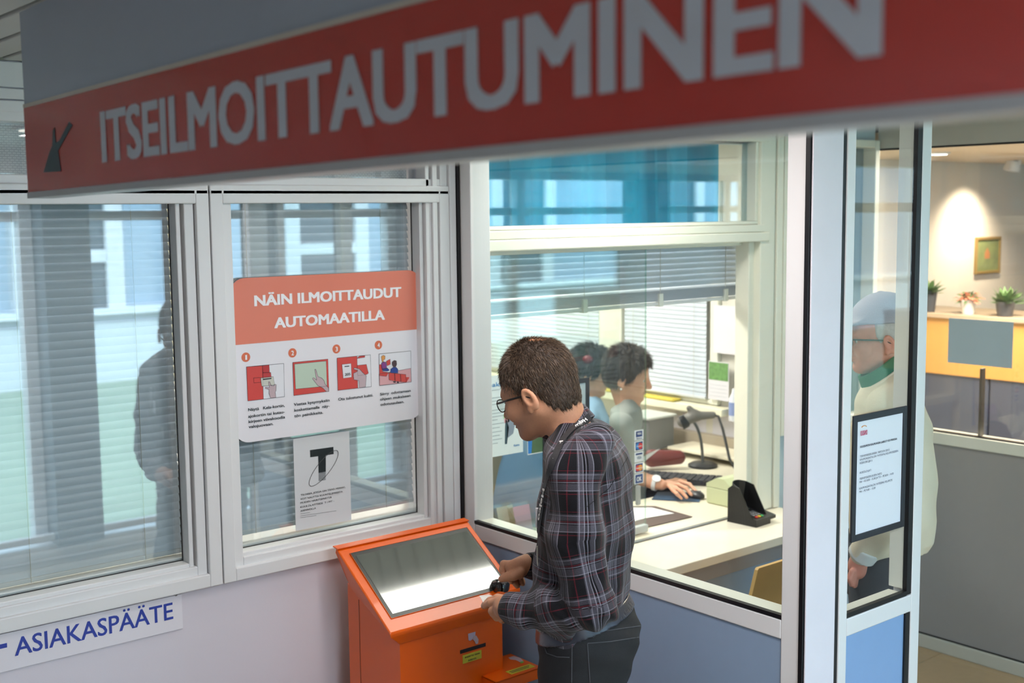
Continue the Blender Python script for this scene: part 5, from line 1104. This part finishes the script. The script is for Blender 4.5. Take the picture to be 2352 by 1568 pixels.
# hair: cropped shell plus standing strands
def hairline(q):
    x, y, z = q[:, 0], q[:, 1], q[:, 2]; ay = np.abs(y)
    zl = np.interp(x, [-.11, -.07, -.035, -.012, .0, .012, .030, .048, .066, .085, .1], [-.086, -.104, -.082, -.024, -.012, -.022, -.056, -.050, -.022, .010, .045])
    return zl + .009 * np.sin(x * 260 + y * 190) + .004 * np.sin(z * 310 + y * 230)
hf = SDF(); fn, c, r = hm.cran(.0025); hf.fn(fn, c, r); hf.ell(hm.P(-.046, 0, -.062), np.array([.050, .0625, .056]) * hm.k, np.array([hm.f, hm.l, hm.u]), .02)
hf.fn(lambda p: (hairline(hm.loc(p)) - hm.loc(p)[:, 2]) * hm.k * .7, c, .2, .004, 'i')
bald = hm.P(-.045, .0, .094)
hf.fn(lambda p: np.linalg.norm((p - bald) @ np.array([hm.f, hm.l, hm.u]).T / [.030, .026, .016], axis=1) * .03 - .03, bald, .06, .006, 's')
hair_m = M('hair_brown', '3C2D22', .6, var=.35, vscale=160, bump=.6, bscale=420)
ho_, hp, hq = hf.mesh('hair', .003, hair_m, man)
def strands(par, name, pos, Q, Hd, n, L, mat, w=.0007, lift=.35, seed=1, extra=None):
    R2 = np.random.default_rng(seed); fc = pos[Q].mean(1); q = Hd.loc(fc); out = (np.linalg.norm((q - [-.006, 0, .004]) / [.1035, .0815, .1015], axis=1)); out = out > np.quantile(out, .6) * .965; F = fc[out]
    i = R2.integers(0, len(F), n); p = F[i] + R2.normal(0, .001, (n, 3)); p[:0] = 0
    if extra is not None: p = np.concatenate([p, extra]); n = len(p)
    q = Hd.loc(p); nr = (q - [-.006, 0, .004]) / np.array([.1, .08, .1]) ** 2; nr /= np.linalg.norm(nr, axis=1)[:, None]
    up = np.clip((q[:, 2] - .03) / .05, 0, 1)[:, None]; flow = np.stack([-.25 + .9 * up[:, 0] * (q[:, 0] > .02), np.zeros(n), -np.ones(n)], 1); flow -= (flow * nr).sum(1)[:, None] * nr; flow /= np.linalg.norm(flow, axis=1)[:, None] + 1e-9
    d = nr * (lift + .45 * up) + flow * (1 - .30 * up) + R2.normal(0, .16, (n, 3)); d /= np.linalg.norm(d, axis=1)[:, None]
    W3 = np.array([Hd.f, Hd.l, Hd.u]); dw = d @ W3; s = np.cross(dw, R2.normal(0, 1, (n, 3))); s /= np.linalg.norm(s, axis=1)[:, None]; t = np.cross(dw, s); ln = L * R2.uniform(.5, 1.15, n)[:, None]
    b0, b1, b2, tp = p + s * w, p - s * w * .5 + t * w * .87, p - s * w * .5 - t * w * .87, p + dw * ln
    v = np.stack([b0, b1, b2, tp], 1).reshape(-1, 3); k = np.arange(n)[:, None] * 4; f = np.concatenate([k + [0, 1, 3], k + [1, 2, 3], k + [2, 0, 3]])
    me = bpy.data.meshes.new(name); me.from_pydata(v, [], f.tolist()); tt = me.attributes.new('tint', 'FLOAT', 'POINT'); tt.data.foreach_set('value', np.repeat(R2.uniform(0, 1, n), 4).astype(np.float32))
    o = link(name, me, mat, par); o['kind'] = 'stuff'; return o
xr = np.random.default_rng(4); xd = xr.normal(0, 1, (520, 3)) * [.026, .022, .004] + [-.045, 0, .094] - [-.006, 0, .004]; xd = xd / np.linalg.norm(xd / np.array([.099, .077, .097]), axis=1)[:, None] * .99 + [-.006, 0, .004]
xd = hm.H + hm.k * (xd @ np.array([hm.f, hm.l, hm.u]))
strands(ho_, 'hair_strands', hp, hq, hm, 18000, .014, M('hair_strand_brown', '2A1E16', .5, attr='tint', attr_c='6F5A46'), .00055, .30, 3, xd)
# brows
for q in (-1, 1): obj('eyebrow', MB().tube([hm.P(.094, q * .012, -.014), hm.P(.098, q * .028, -.009), hm.P(.088, q * .048, -.014)], [.003, .0042, .002], 6), hair_m, man)
# ---- shirt
plaid = plaid_mat('plaid_flannel')
SH = SDF(); SH.loft(zs, cs, ra, rb, AX, .02)
rN = [.064, .060, .061, .055, .038]; rF = [.064, .060, .056, .032]
SH.chain(armN, rN, .028); SH.chain(armF, rF, .028)
SH.cone(m_(1372, 1010, -.10), m_(1330, 1060, -.13), .045, .05, .04); SH.cone(m_(1372, 1010, .10), m_(1350, 1060, .13), .045, .05, .04)
elb = armN[2]
def folds(p):
    d = np.linalg.norm(p - elb, axis=1); w = np.exp(-(d / .11) ** 2); dirv = p @ np.append(RT, 0); 
    f1 = .0065 * np.sin(dirv * 95 + 30 * p[:, 2] + 2 * np.sin(p[:, 2] * 40)) * w
    wz = np.exp(-((p[:, 2] - zs[-2]) / .07) ** 2); f2 = .006 * np.sin((p @ np.append(RT, 0)) * 55 + (p @ np.append(GF, 0)) * 38 + p[:, 2] * 28) * wz
    f3 = .0045 * np.sin(p[:, 2] * 34 + dirv * 40 + 3 * np.sin(dirv * 9)) + .003 * np.sin((p @ np.append(GF, 0)) * 46 - p[:, 2] * 25)
    return f1 + f2 + f3
SH.post = folds
SH.fn(lambda p: np.linalg.norm(p - m_(1300, 985), axis=1) - .055, m_(1300, 985), .06, .01, 's')
sob, spos, sQ = SH.mesh('shirt', .0045, plaid, man)
tor_fn = SH.p[0][0]; fw2 = A_b[3][:2]
plaid_uv(sob, spos, sQ, (np.mean(cs, 0), -fw2 * .3 + A_b[1][:2] * .95, .155, tor_fn), [(armN, rN), (armF, rF)])
# collar, cuffs
cax = m_(1300, 985) ; cdir = np.append(-RT * .58 + GF * .24, 0) + np.array([0, 0, .78])
CO = SDF(); CO.fn(*shell_band(m_(1303, 978), cdir, .0665, .0035, .021, .10), k=0)
cob, cpos, cQ = CO.mesh('collar', .003, plaid, man)
plaid_uv(cob, cpos, cQ, (cpos[:, :2].mean(0), fw2, .067, lambda p: np.zeros(len(p))), [])
for nm, a, b, R_c in (('cuff', armN[4], armN[3], .0375), ('cuff', armF[3], armF[2], .0315)):
    d = (b - a) / np.linalg.norm(b - a); q = SDF(); q.fn(*shell_band(a + d * .016, d, R_c, .0035, .026, -.06), k=0); o, pp, qq = q.mesh(nm, .003, plaid, man); plaid_uv(o, pp, qq, (pp[:, :2].mean(0), fw2, .04, lambda p: np.zeros(len(p))), [])
# ---- trousers, belt, shoes
rows_t = [(1352, 1262, 1434, .158), (1385, 1250, 1447, .165), (1420, 1238, 1465, .172), (1446, 1236, 1475, .176), (1475, 1235, 1473, .178), (1510, 1236, 1462, .178), (1568, 1234, 1448, .176), (1640, 1238, 1430, .170)]
tz, tcs, tra, trb, TAX = loft_rows(rows_t, DM, 22, -1)
TR = SDF(); TR.loft(tz, tcs, tra, trb, TAX, .02)
for a, k, an in LG: TR.chain([np.array([a[0], a[1], .72]), k, an + np.array([0, 0, .02])], [.098, .078, .062], .03)
Pf, Pb = m_(1240, 1420), m_(1437, 1362); nrm = np.cross(lf, Pb - Pf); nrm /= np.linalg.norm(nrm); nrm = nrm if nrm[2] > 0 else -nrm
TR.fn(lambda p: (p - Pf) @ nrm, Pf, .5, .002, 'i')
TR.fn(lambda p: .03 - p[:, 2], hipc, 2, 0, 'i')
TR.post = lambda p: .0035 * np.sin(p[:, 2] * 40 + (p @ np.append(RT, 0)) * 22) * np.exp(-((p[:, 2] - .55) / .3) ** 2) + .0018 * np.sin(p[:, 2] * 90 + (p @ np.append(GF, 0)) * 60)
jean = M('black_denim', '1B1C1F', .85, var=.25, vscale=30, bump=.35, bscale=500)
tro, _, _ = TR.mesh('trousers', .006, jean, man)
tl = TR.p[0][0]
def band(a, b, off):
    def f(p): h = (p - Pf) @ nrm; return np.maximum(np.abs(h - (a + b) / 2) - (b - a) / 2, np.abs(tl(p) - off) - .0035)
    return f
bc = (Pf + Pb) / 2
BL = SDF(); BL.fn(band(-.046, -.010, .004), bc, .26, 0); blt, _, _ = BL.mesh('belt', .004, M('belt_leather', '2E3340', .28, var=.1, coat=.2), man)
def onTR(px, py, lift=.002):
    h = TR.hit(px, py, 2.4, 4.2)
    if h is None: return None
    return h + TR.grad(h) * lift
stitch = M('denim_seam', '4A4B50', .8)
def seam(pts, par, mat, r=.0013, S=None, name='seam', n=6):
    P = []
    for (x0, y0), (x1, y1) in zip(pts[:-1], pts[1:]):
        for t in np.linspace(0, 1, n)[:-1]: P.append((x0 + (x1 - x0) * t, y0 + (y1 - y0) * t))
    P.append(pts[-1]); Q = []
    for p in P:
        h = S.hit(p[0], p[1], 2.3, 4.4)
        if h is not None: Q.append(h + S.grad(h) * r * .4)
    if len(Q) > 2: return obj(name, MB().tube(Q, r, 5), mat, par)
for pts in (((1314, 1462), (1313, 1567)), ((1349, 1478), (1355, 1567)), ((1349, 1477), (1400, 1473), (1467, 1463)), ((1246, 1470), (1256, 1500), (1280, 1508), (1308, 1509)), ((1318, 1457), (1380, 1450), (1470, 1437))): seam(pts, tro, stitch, .0013, TR)
for px, py in ((1346, 1432), (1448, 1392)):
    h = [TR.hit(px + dx, py + dy, 2.3, 4.4) for dx, dy in ((-5, -18), (5, -18), (7, 22), (-3, 22))]
    if all(x is not None for x in h):
        n_ = TR.grad(h[0]); obj('belt_loop', MB().prism([x + n_ * .006 for x in h], n_ * .004), jean, tro)
shoe = M('shoe_black', '1C1B1C', .4)
for a, k, an in LG:
    q = SDF(); q.cone(an - fw * .035 - np.array([0, 0, .03]), an + fw * .16 - np.array([0, 0, .045]), .05, .040, .02); q.fn(lambda p: .0 - p[:, 2], an, .4, .004, 'i'); q.mesh('shoe', .007, shoe, man)
# ---- lanyard, pocket, pen
def onSH(px, py, lift=.002):
    h = SH.hit(px, py, 2.2, 4.2); return None if h is None else h + SH.grad(h) * lift
def ribbon(pts, w, mat, par, name, S, lift=.0025, th=.0014):
    C_ = []; 
    for (x0, y0), (x1, y1) in zip(pts[:-1], pts[1:]):
        for t in np.linspace(0, 1, 6)[:-1]:
            h = S.hit(x0 + (x1 - x0) * t, y0 + (y1 - y0) * t, 2.2, 4.2)
            if h is not None: C_.append((h, S.grad(h)))
    P = np.array([c[0] for c in C_]); G = np.array([c[1] for c in C_])
    for _ in range(3): P[1:-1] = (P[:-2] + 2 * P[1:-1] + P[2:]) / 4; G[1:-1] = (G[:-2] + 2 * G[1:-1] + G[2:]) / 4
    G /= np.linalg.norm(G, axis=1)[:, None]; mb = MB(); n = len(P); v = []
    for i in range(n):
        d = P[min(i + 1, n - 1)] - P[max(i - 1, 0)]; d /= np.linalg.norm(d); s = np.cross(d, G[i]); s /= np.linalg.norm(s)
        v += [P[i] + G[i] * lift + s * w / 2, P[i] + G[i] * lift - s * w / 2, P[i] + G[i] * (lift - th) - s * w / 2, P[i] + G[i] * (lift - th) + s * w / 2]
    f = [(4 * i + a, 4 * i + (a + 1) % 4, 4 * i + 4 + (a + 1) % 4, 4 * i + 4 + a) for i in range(n - 1) for a in range(4)] + [(0, 1, 2, 3), (4 * n - 1, 4 * n - 2, 4 * n - 3, 4 * n - 4)]
    return obj(name, mb.add(v, f), mat, par), P, G
U_ = SDF(); U_.p = SH.p + [CO.p[0]]; U_.post = SH.post
lany, LP, LG_ = ribbon([(1352, 958), (1336, 972), (1308, 994), (1289, 1020), (1276, 1052), (1262, 1090), (1250, 1140), (1243, 1190), (1240, 1235)], .019, M('lanyard_black', '232326', .6), man, 'lanyard', U_, .006)
lw = M('lanyard_print', 'E4E2DE', .5)
def ltext(i0, i1, s):
    """upside-down lettering running down the strap"""
    a, b = LP[i0], LP[i1]; g = LG_[(i0 + i1) // 2]; ux_ = (a - b); Lx = np.linalg.norm(ux_); ux_ /= Lx; ux_ = -ux_; uz_ = np.cross(g, ux_); uz_ /= np.linalg.norm(uz_); nn = np.cross(ux_, uz_)
    if nn @ g < 0: uz_ = -uz_
    text('lettering', s, lw, lany, a + g * .0068, ux_, uz_, .003, Lx - .003, -.0048, .0105, .03, lift=.0006)
n_l = len(LP)
ltext(int(n_l * .06), int(n_l * .22), 'Hejco'); ltext(int(n_l * .36), int(n_l * .54), 'Hejco'); ltext(int(n_l * .70), int(n_l * .92), 'Hejco')
sm = M('shirt_seam', '09090B', .9)
for pts in (((1345, 1166), (1400, 1120), (1452, 1032)),): seam(pts, sob, sm, .0007, SH)
pk_ = onSH(1236, 1192); 
if pk_ is not None:
    obj('pocket_pen', MB().tube([pk_ + np.array([0, 0, -.02]), pk_ + np.array([0, 0, .028])], .0042, 8), M('pen_white', 'D8D8DC', .3), man)
k_ = onSH(1236, 1290)
if k_ is not None: obj('key_chain', MB().tube([k_ + np.array([0, 0, .04]), k_, k_ + np.array([.002, -.004, -.025])], .0022, 6), M('key_steel', 'A8A49A', .3, metal=.8), man)
# slips he is holding
a1, a2, a3, a4 = m_(1101, 1368, .03), m_(1152, 1372, .05), m_(1140, 1388, .0), m_(1116, 1394, -.004)
tag(obj('paper_slip', MB().prism([a1, m_(1122, 1366, .06), a2, a3, a4], (0, 0, .0006)), M('slip_paper', 'D6D3CC', .5)), 'small white paper slip between thumb and finger of the man in plaid', 'paper')
# ================================================================== 2. elderly man behind the narrow pane
DE = 3.80
def e_(px, py, b=0.0): return pv(px, py, DE + b)
old = thing('person', 'elderly man in grey cap, glasses and beige jacket standing behind the narrow glass pane', 'person', (e_(2045, 1200)[0], e_(2045, 1200)[1], 0))
E_ = SDF(); Ae = axes(6, 4); He = e_(2026, 752); he = Head(E_, He, Ae, 1.0, e_(2050, 880), (.060, .066))
rows_e = [(862, 2000, 2082, .08), (890, 1980, 2106, .14), (925, 1968, 2122, .19), (965, 1958, 2133, .205), (1020, 1950, 2142, .21), (1100, 1946, 2147, .215), (1180, 1946, 2145, .215), (1228, 1950, 2138, .20), (1252, 1960, 2126, .185)]
ez, ecs, era, erb, EAX = loft_rows(rows_e, DE, 10, -1)
E_.loft(ez, ecs, np.array(era) - .025, np.array(erb) - .03, EAX, .03)
eN = [e_(2040, 945, -.17), e_(2048, 1080, -.21), e_(2040, 1190, -.22), e_(1985, 1268, -.15)]; eF = [e_(2030, 945, .17), e_(2035, 1180, .21), e_(1970, 1270, .12)]
E_.chain(eN + [e_(1975, 1285, -.14)], [.05, .045, .04, .028, .027], .02); E_.chain(eF, [.05, .04, .027], .02)
E_.ell(e_(1970, 1302, -.135), (.022, .034, .038), None, .016)
for i, (dx, db) in enumerate(((-6, -.155), (0, -.145), (7, -.135), (13, -.125))): E_.chain([e_(1964 + dx, 1312, db), e_(1957 + dx, 1328 + 3 * (i in (1, 2)), db), e_(1962 + dx, 1342 + 3 * (i in (1, 2)), db + .01)], [.0105, .0095, .008], .004)
E_.chain([e_(1978, 1294, -.12), e_(1985, 1312, -.11), e_(1983, 1326, -.105)], [.012, .0105, .0085], .005)
ehip = e_(2012, 1300); efw = axes(10, 0)[3]; elf = axes(10, 0)[1]
ELG = []
for w, st_ in ((.10, .03), (-.10, -.02)):
    a = ehip + elf * w; ELG.append((a, np.array([a[0], a[1], .48]) + efw * st_, np.array([a[0], a[1], .09]) + efw * st_))
E_.ell(ehip, (.07, .07, .09), None, .03)
for a, k, an in ELG: E_.chain([a, k, an], [.052, .05, .036], .02); E_.cone(an - efw * .02 - np.array([0, 0, .045]), an + efw * .14 - np.array([0, 0, .055]), .036, .03, .02)
ebod, _, _ = E_.mesh('body', .004, skin_pale, old, lambda p: .5 * np.clip(1 - np.linalg.norm((he.loc(p) - [.1, 0, -.094]) / [.02, .026, .012], axis=1), 0, 1) + .3 * np.clip(1 - np.linalg.norm((he.loc(p) - [.08, .045, -.06]) / [.04, .03, .03], axis=1), 0, 1))
he.eyes(ebod); he.glasses(old, M('spectacle_dark', '2A2C30', .3), glass('spectacle_lens', (.95, .97, .97), .06))
hs_ = SDF(); fn, c, r = he.cran(.005); hs_.fn(fn, c, r); hs_.fn(lambda p: (np.interp(he.loc(p)[:, 0], [-.1, -.05, -.02, 0, .02, .05], [-.075, -.07, -.04, -.02, -.045, .01]) - he.loc(p)[:, 2]) * .7, c, .2, .004, 'i'); hs_.fn(lambda p: (he.loc(p)[:, 0] - .035) * .8, c, .2, .004, 'i')
gh = M('hair_grey', 'B8B2AC', .6, var=.2, vscale=120, bump=.4, bscale=300); hs_.mesh('hair', .004, gh, old)
CP = SDF(); fn, c, r = he.cran(.014); CP.fn(fn, c, r); CP.fn(lambda p: (.020 - .10 * (he.loc(p)[:, 0]) * 0 - he.loc(p)[:, 2]) * 1.0, c, .2, .006, 'i')
CP.ell(he.P(.105, 0, .022), (.062, .070, .010), np.array([he.f * .97 - he.u * .25, he.l, he.u * .97 + he.f * .25]), .012)
CP.ell(he.P(.0, 0, .112), (.010, .010, .006), np.array([he.f, he.l, he.u]), .004)
CP.mesh('cap', .004, M('cap_grey_cloth', '9C9CA4', .8, var=.05, bump=.3, bscale=300), old)
JK = SDF(); JK.loft(ez, ecs, era, erb, EAX, .02); JK.chain(eN, [.070, .066, .064, .042], .03); JK.chain(eF, [.070, .064, .042], .03); JK.cone(e_(2075, 885, -.09), e_(2055, 925, -.15), .05, .058, .04)
JK.post = lambda p: .005 * np.sin((p @ np.append(RT, 0)) * 48 + p[:, 2] * 30 + 2 * np.sin(p[:, 2] * 14)) * np.exp(-((p[:, 2] - ez[3]) / .16) ** 2) + .002 * np.sin(p[:, 2] * 42 + (p @ np.append(GF, 0)) * 20) + .006 * np.sin((p @ np.append(RT, 0)) * 70) * np.exp(-((p[:, 2] - ez[-2]) / .05) ** 2)
JK.fn(lambda p: np.linalg.norm(p - e_(2040, 855), axis=1) - .06, e_(2040, 855), .065, .01, 's')
JK.mesh('jacket', .006, M('jacket_beige', 'D9CFB6', .75, var=.05, bump=.25, bscale=220), old)
grn, crm = M('collar_green', '1F6A48', .75, bump=.3, bscale=400), M('collar_cream', 'E4DCC4', .75, bump=.3, bscale=400)
cd_ = np.append(-RT * .62 + GF * .10, 0) + np.array([0, 0, .78]); cc_ = e_(2040, 858)
for nm, mt, R_, off, hh_ in (('collar_band', grn, .082, .030, .018), ('collar_band', crm, .096, .004, .010), ('collar_band', grn, .104, -.016, .012)):
    q = SDF(); q.fn(*shell_band(cc_ + cd_ * off, cd_, R_, .006, hh_, .35), k=0); q.mesh(nm, .004, mt, old)
q = SDF(); d = (eN[2] - eN[3]) / np.linalg.norm(eN[2] - eN[3]); q.fn(*shell_band(eN[3] + d * .005, d, .040, .006, .022, 0), k=0); q.mesh('cuff', .004, M('cuff_pale', 'CFD2D0', .7), old)
ET = SDF(); ET.ell(ehip + np.array([0, 0, .0]), (.105, .14, .14), None, .03)
for a, k, an in ELG: ET.chain([a + np.array([0, 0, .05]), k, an + np.array([0, 0, .02])], [.088, .075, .062], .04)
ET.fn(lambda p: .03 - p[:, 2], ehip, 2, 0, 'i'); ET.mesh('trousers', .008, M('dark_trousers', '34363C', .85, var=.2, bump=.3, bscale=300), old)
for a, k, an in ELG:
    q = SDF(); q.cone(an - efw * .035 - np.array([0, 0, .03]), an + efw * .16 - np.array([0, 0, .045]), .05, .04, .02); q.fn(lambda p: -p[:, 2], an, .4, .004, 'i'); q.mesh('shoe', .008, shoe, old)
# ================================================================== 3. and 4. the clerks at their desks
def clerk(label, D, head_px, rows, psi, skin_mat, top_mat, hair_mat, arms, long_, pitch=10, side=1, k=.97):
    def c_(px, py, b=0.0): return pv(px, py, D + b)
    base = c_((rows[-1][1] + rows[-1][2]) / 2, rows[-1][0]); t = thing('person', label, 'person', (base[0], base[1], 0))
    S = SDF(); A = axes(psi, pitch, side); H = Head(S, c_(*head_px), A, k * 1.04, c_((rows[0][1] + rows[0][2]) / 2, rows[0][0] + 22), (.050, .055))
    z, cxy, a, b, X = loft_rows(rows, D, psi, side); z = z + [.52]; cxy = cxy + [cxy[-1]]; a = a + [a[-1] * 1.1]; b = b + [b[-1] * 1.1]
    S.loft(z, cxy, np.maximum(np.array(a) - .02, .02), np.maximum(np.array(b) - .025, .02), X, .02)
    f = A[3]; lf_ = A[1]; hip = np.array([cxy[-1][0], cxy[-1][1], .56]); T = SDF()
    for w in (-.09, .09):
        h = hip + lf_ * w; kn = h + f * .42 - np.array([0, 0, .02]); an = kn + f * .02; an[2] = .09
        S.chain([h, kn, an], [.07, .05, .035], .02); S.cone(an - np.array([0, 0, .05]), an + f * .13 - np.array([0, 0, .06]), .034, .028, .02); T.chain([h, kn, an + np.array([0, 0, .05])], [.092, .07, .055], .03)
        q = SDF(); q.cone(an - f * .03 - np.array([0, 0, .04]), an + f * .14 - np.array([0, 0, .05]), .044, .036, .02); q.fn(lambda p: -p[:, 2], an, .3, .004, 'i'); q.mesh('shoe', .009, shoe, t)
    for pts, rs, sl, hand in arms: S.chain(pts, rs, .015); hand(S) if hand else None
    bd, _, _ = S.mesh('body', .0045, skin_mat, t, lambda p: .5 * np.clip(1 - np.linalg.norm((H.loc(p) - [.1, 0, -.094]) / [.02, .026, .012], axis=1), 0, 1)); H.eyes(bd)
    T.mesh('trousers', .010, M('clerk_trousers', '3A3D48', .85, bump=.3, bscale=300), t)
    C2 = SDF(); C2.loft(z, cxy, a, b, X, .02)
    for pts, rs, sl, hand in arms: C2.chain(pts[:sl], [r + .016 for r in rs[:sl]], .02)
    C2.post = lambda p: .005 * np.sin(p[:, 2] * 40 + (p @ np.append(RT, 0)) * 50)
    C2.mesh('cardigan', .007, top_mat, t)
    G = SDF(); fn, c, r = H.cran(.016); G.fn(fn, c, r)
    G.ell(H.P(-.045, 0, -.04), (.062, .074, .062), np.array([H.f, H.l, H.u]), .03)
    def cut(p):
        q = H.loc(p); zl = np.interp(q[:, 0], [-.12, -.03, .0, .02, .045, .062, .085, .11], [-long_, -long_, -long_ * .7, -.055, -.030, .005, .032, .045]); return (zl + .004 * np.sin(q[:, 0] * 150 + q[:, 1] * 180) - q[:, 2]) * .7
    G.fn(cut, c, .3, .006, 'i'); G.post = lambda p: .0008 * np.sin(H.loc(p)[:, 0] * 180 + 60 * H.loc(p)[:, 2] + H.loc(p)[:, 1] * 120)
    hh, pp, qq = G.mesh('hair', .0045, hair_mat, t); strands(hh, 'hair_strands', pp, qq, H, 5000, .034, hair_mat, .0012, .10, 5); return t, H
DA = 5.62
wr_ = onZ(1519, 1113, .79); elb_ = pv(1452, 1092, DA - .14); shd = pv(1428, 975, DA - .17)
def hand_a(S):
    def z_(px, py, z): return onZ(px, py, z)
    S.ell((z_(1546, 1111, .785) + wr_) / 2 + (z_(1546, 1111, .785) - wr_) * .15, (.036, .036, .016), None, .015)
    for k0, k1, tp, r in (((1562, 1106, .79), (1584, 1112, .792), (1599, 1129, .768), .0092), ((1558, 1113, .79), (1576, 1121, .790), (1588, 1136, .766), .0094), ((1552, 1120, .787), (1566, 1129, .784), (1577, 1142, .764), .009), ((1546, 1126, .782), (1556, 1135, .778), (1565, 1144, .762), .008)):
        S.chain([z_(1535, 1113, .788), z_(*k0), z_(*k1), z_(*tp)], [.010, r * 1.12, r, r * .85], .005)
    S.chain([z_(1530, 1108, .785), z_(1552, 1102, .778), z_(1574, 1104, .768)], [.013, .0105, .0085], .006)
hair_a = M('hair_dark_grey_brown', '4E443E', .55, var=.3, vscale=90, bump=.6, bscale=260); hair_b = M('hair_black_brown', '2F2B2C', .5, var=.3, vscale=90, bump=.6, bscale=260)
rowsA = [(915, 1426, 1462, .06), (938, 1404, 1474, .13), (975, 1394, 1478, .18), (1040, 1392, 1481, .19), (1120, 1388, 1484, .185), (1190, 1384, 1488, .18)]
ca, hA = clerk('clerk with short dark hair and grey cardigan, white watch on the wrist, working the mouse', DA, (1442, 848), rowsA, -14, skin_f, M('cardigan_grey', '9A9A96', .85, var=.08, bump=.4, bscale=160), hair_a,
               [([shd, elb_, wr_ - (wr_ - elb_) * .25, wr_], [.045, .038, .029, .026], 2, hand_a)], .085)
dW = (wr_ - elb_) / np.linalg.norm(wr_ - elb_); wc = wr_ - dW * .028
q = SDF(); q.fn(*shell_band(wc, dW, .033, .0035, .010), k=0); wt = q.mesh('watch', .003, M('watch_white', 'E6E6E8', .35), ca)[0]
obj('watch_face', MB().lathe([(.001, .004), (.020, .004), (.021, 0), (.001, 0)], wc + np.append(-GF, 0) * .022 + np.array([0, 0, .026]), 20, np.append(-GF * .6, .8)), M('watch_dial', 'F2F2F4', .25), wt, True)
DB = 6.12
rowsB = [(905, 1336, 1372, .06), (925, 1318, 1386, .13), (960, 1308, 1402, .18), (1040, 1304, 1412, .19), (1120, 1300, 1414, .185), (1190, 1298, 1416, .18)]
shB = pv(1350, 960, DB - .17); elB = pv(1355, 1090, DB - .18); wrB = pv(1425, 1105, DB - .10)
def hand_b(S):
    S.ell(wrB + np.append(RT, 0) * .04, (.035, .03, .02), None, .015)
    for i in range(4): o = np.append(RT * .07 - GF * (.03 - .018 * i), 0); S.chain([wrB + np.append(RT, 0) * .05, wrB + o, wrB + o + np.append(RT, 0) * .035 - np.array([0, 0, .012]), wrB + o + np.append(RT, 0) * .055 - np.array([0, 0, .03])], [.010, .0095, .0085, .0075], .005)
    S.chain([wrB + np.append(RT, 0) * .02, wrB + np.append(RT * .05 - GF * .045, 0), wrB + np.append(RT * .08 - GF * .045, -.01)], [.012, .010, .008], .005)
cb2, hB = clerk('clerk with black hair, dark red clip and pale blue shirt, behind the grey-cardigan clerk', DB, (1356, 842), rowsB, -4, skin_f, M('shirt_pale_blue', '9CB9D8', .8, var=.06, bump=.3, bscale=200), hair_b, [([shB, elB, wrB], [.045, .038, .027], 3, hand_b)], .100)
q = SDF(); q.ell(hB.P(-.02, -.085, .045), (.028, .016, .022), np.array([hB.f, hB.l, hB.u]), 0); q.mesh('hair_clip', .004, M('clip_claret', '6A2630', .5), cb2)
for H_, t_ in ((hA, ca),): obj('earring', MB().lathe([(.005 * math.sin(x) + .0002, -.005 * math.cos(x)) for x in np.linspace(0, math.pi, 9)], H_.P(-.004, -.090, -.084), 12), M('pearl', 'F2F0EC', .2), t_, True)
chm = M('charcoal_upholstery', '3C4048', .8)
for lab, rows, D in (('charcoal office chair under the clerk in the grey cardigan', rowsA, DA), ('charcoal office chair under the clerk in the pale blue shirt', rowsB, DB)):
    b_ = pv((rows[-1][1] + rows[-1][2]) / 2, rows[-1][0], D); o = office_chair(lab, b_[0] + .06 * RT[0], b_[1] + .06 * RT[1], math.atan2(RT[1], RT[0]), chm, .445)
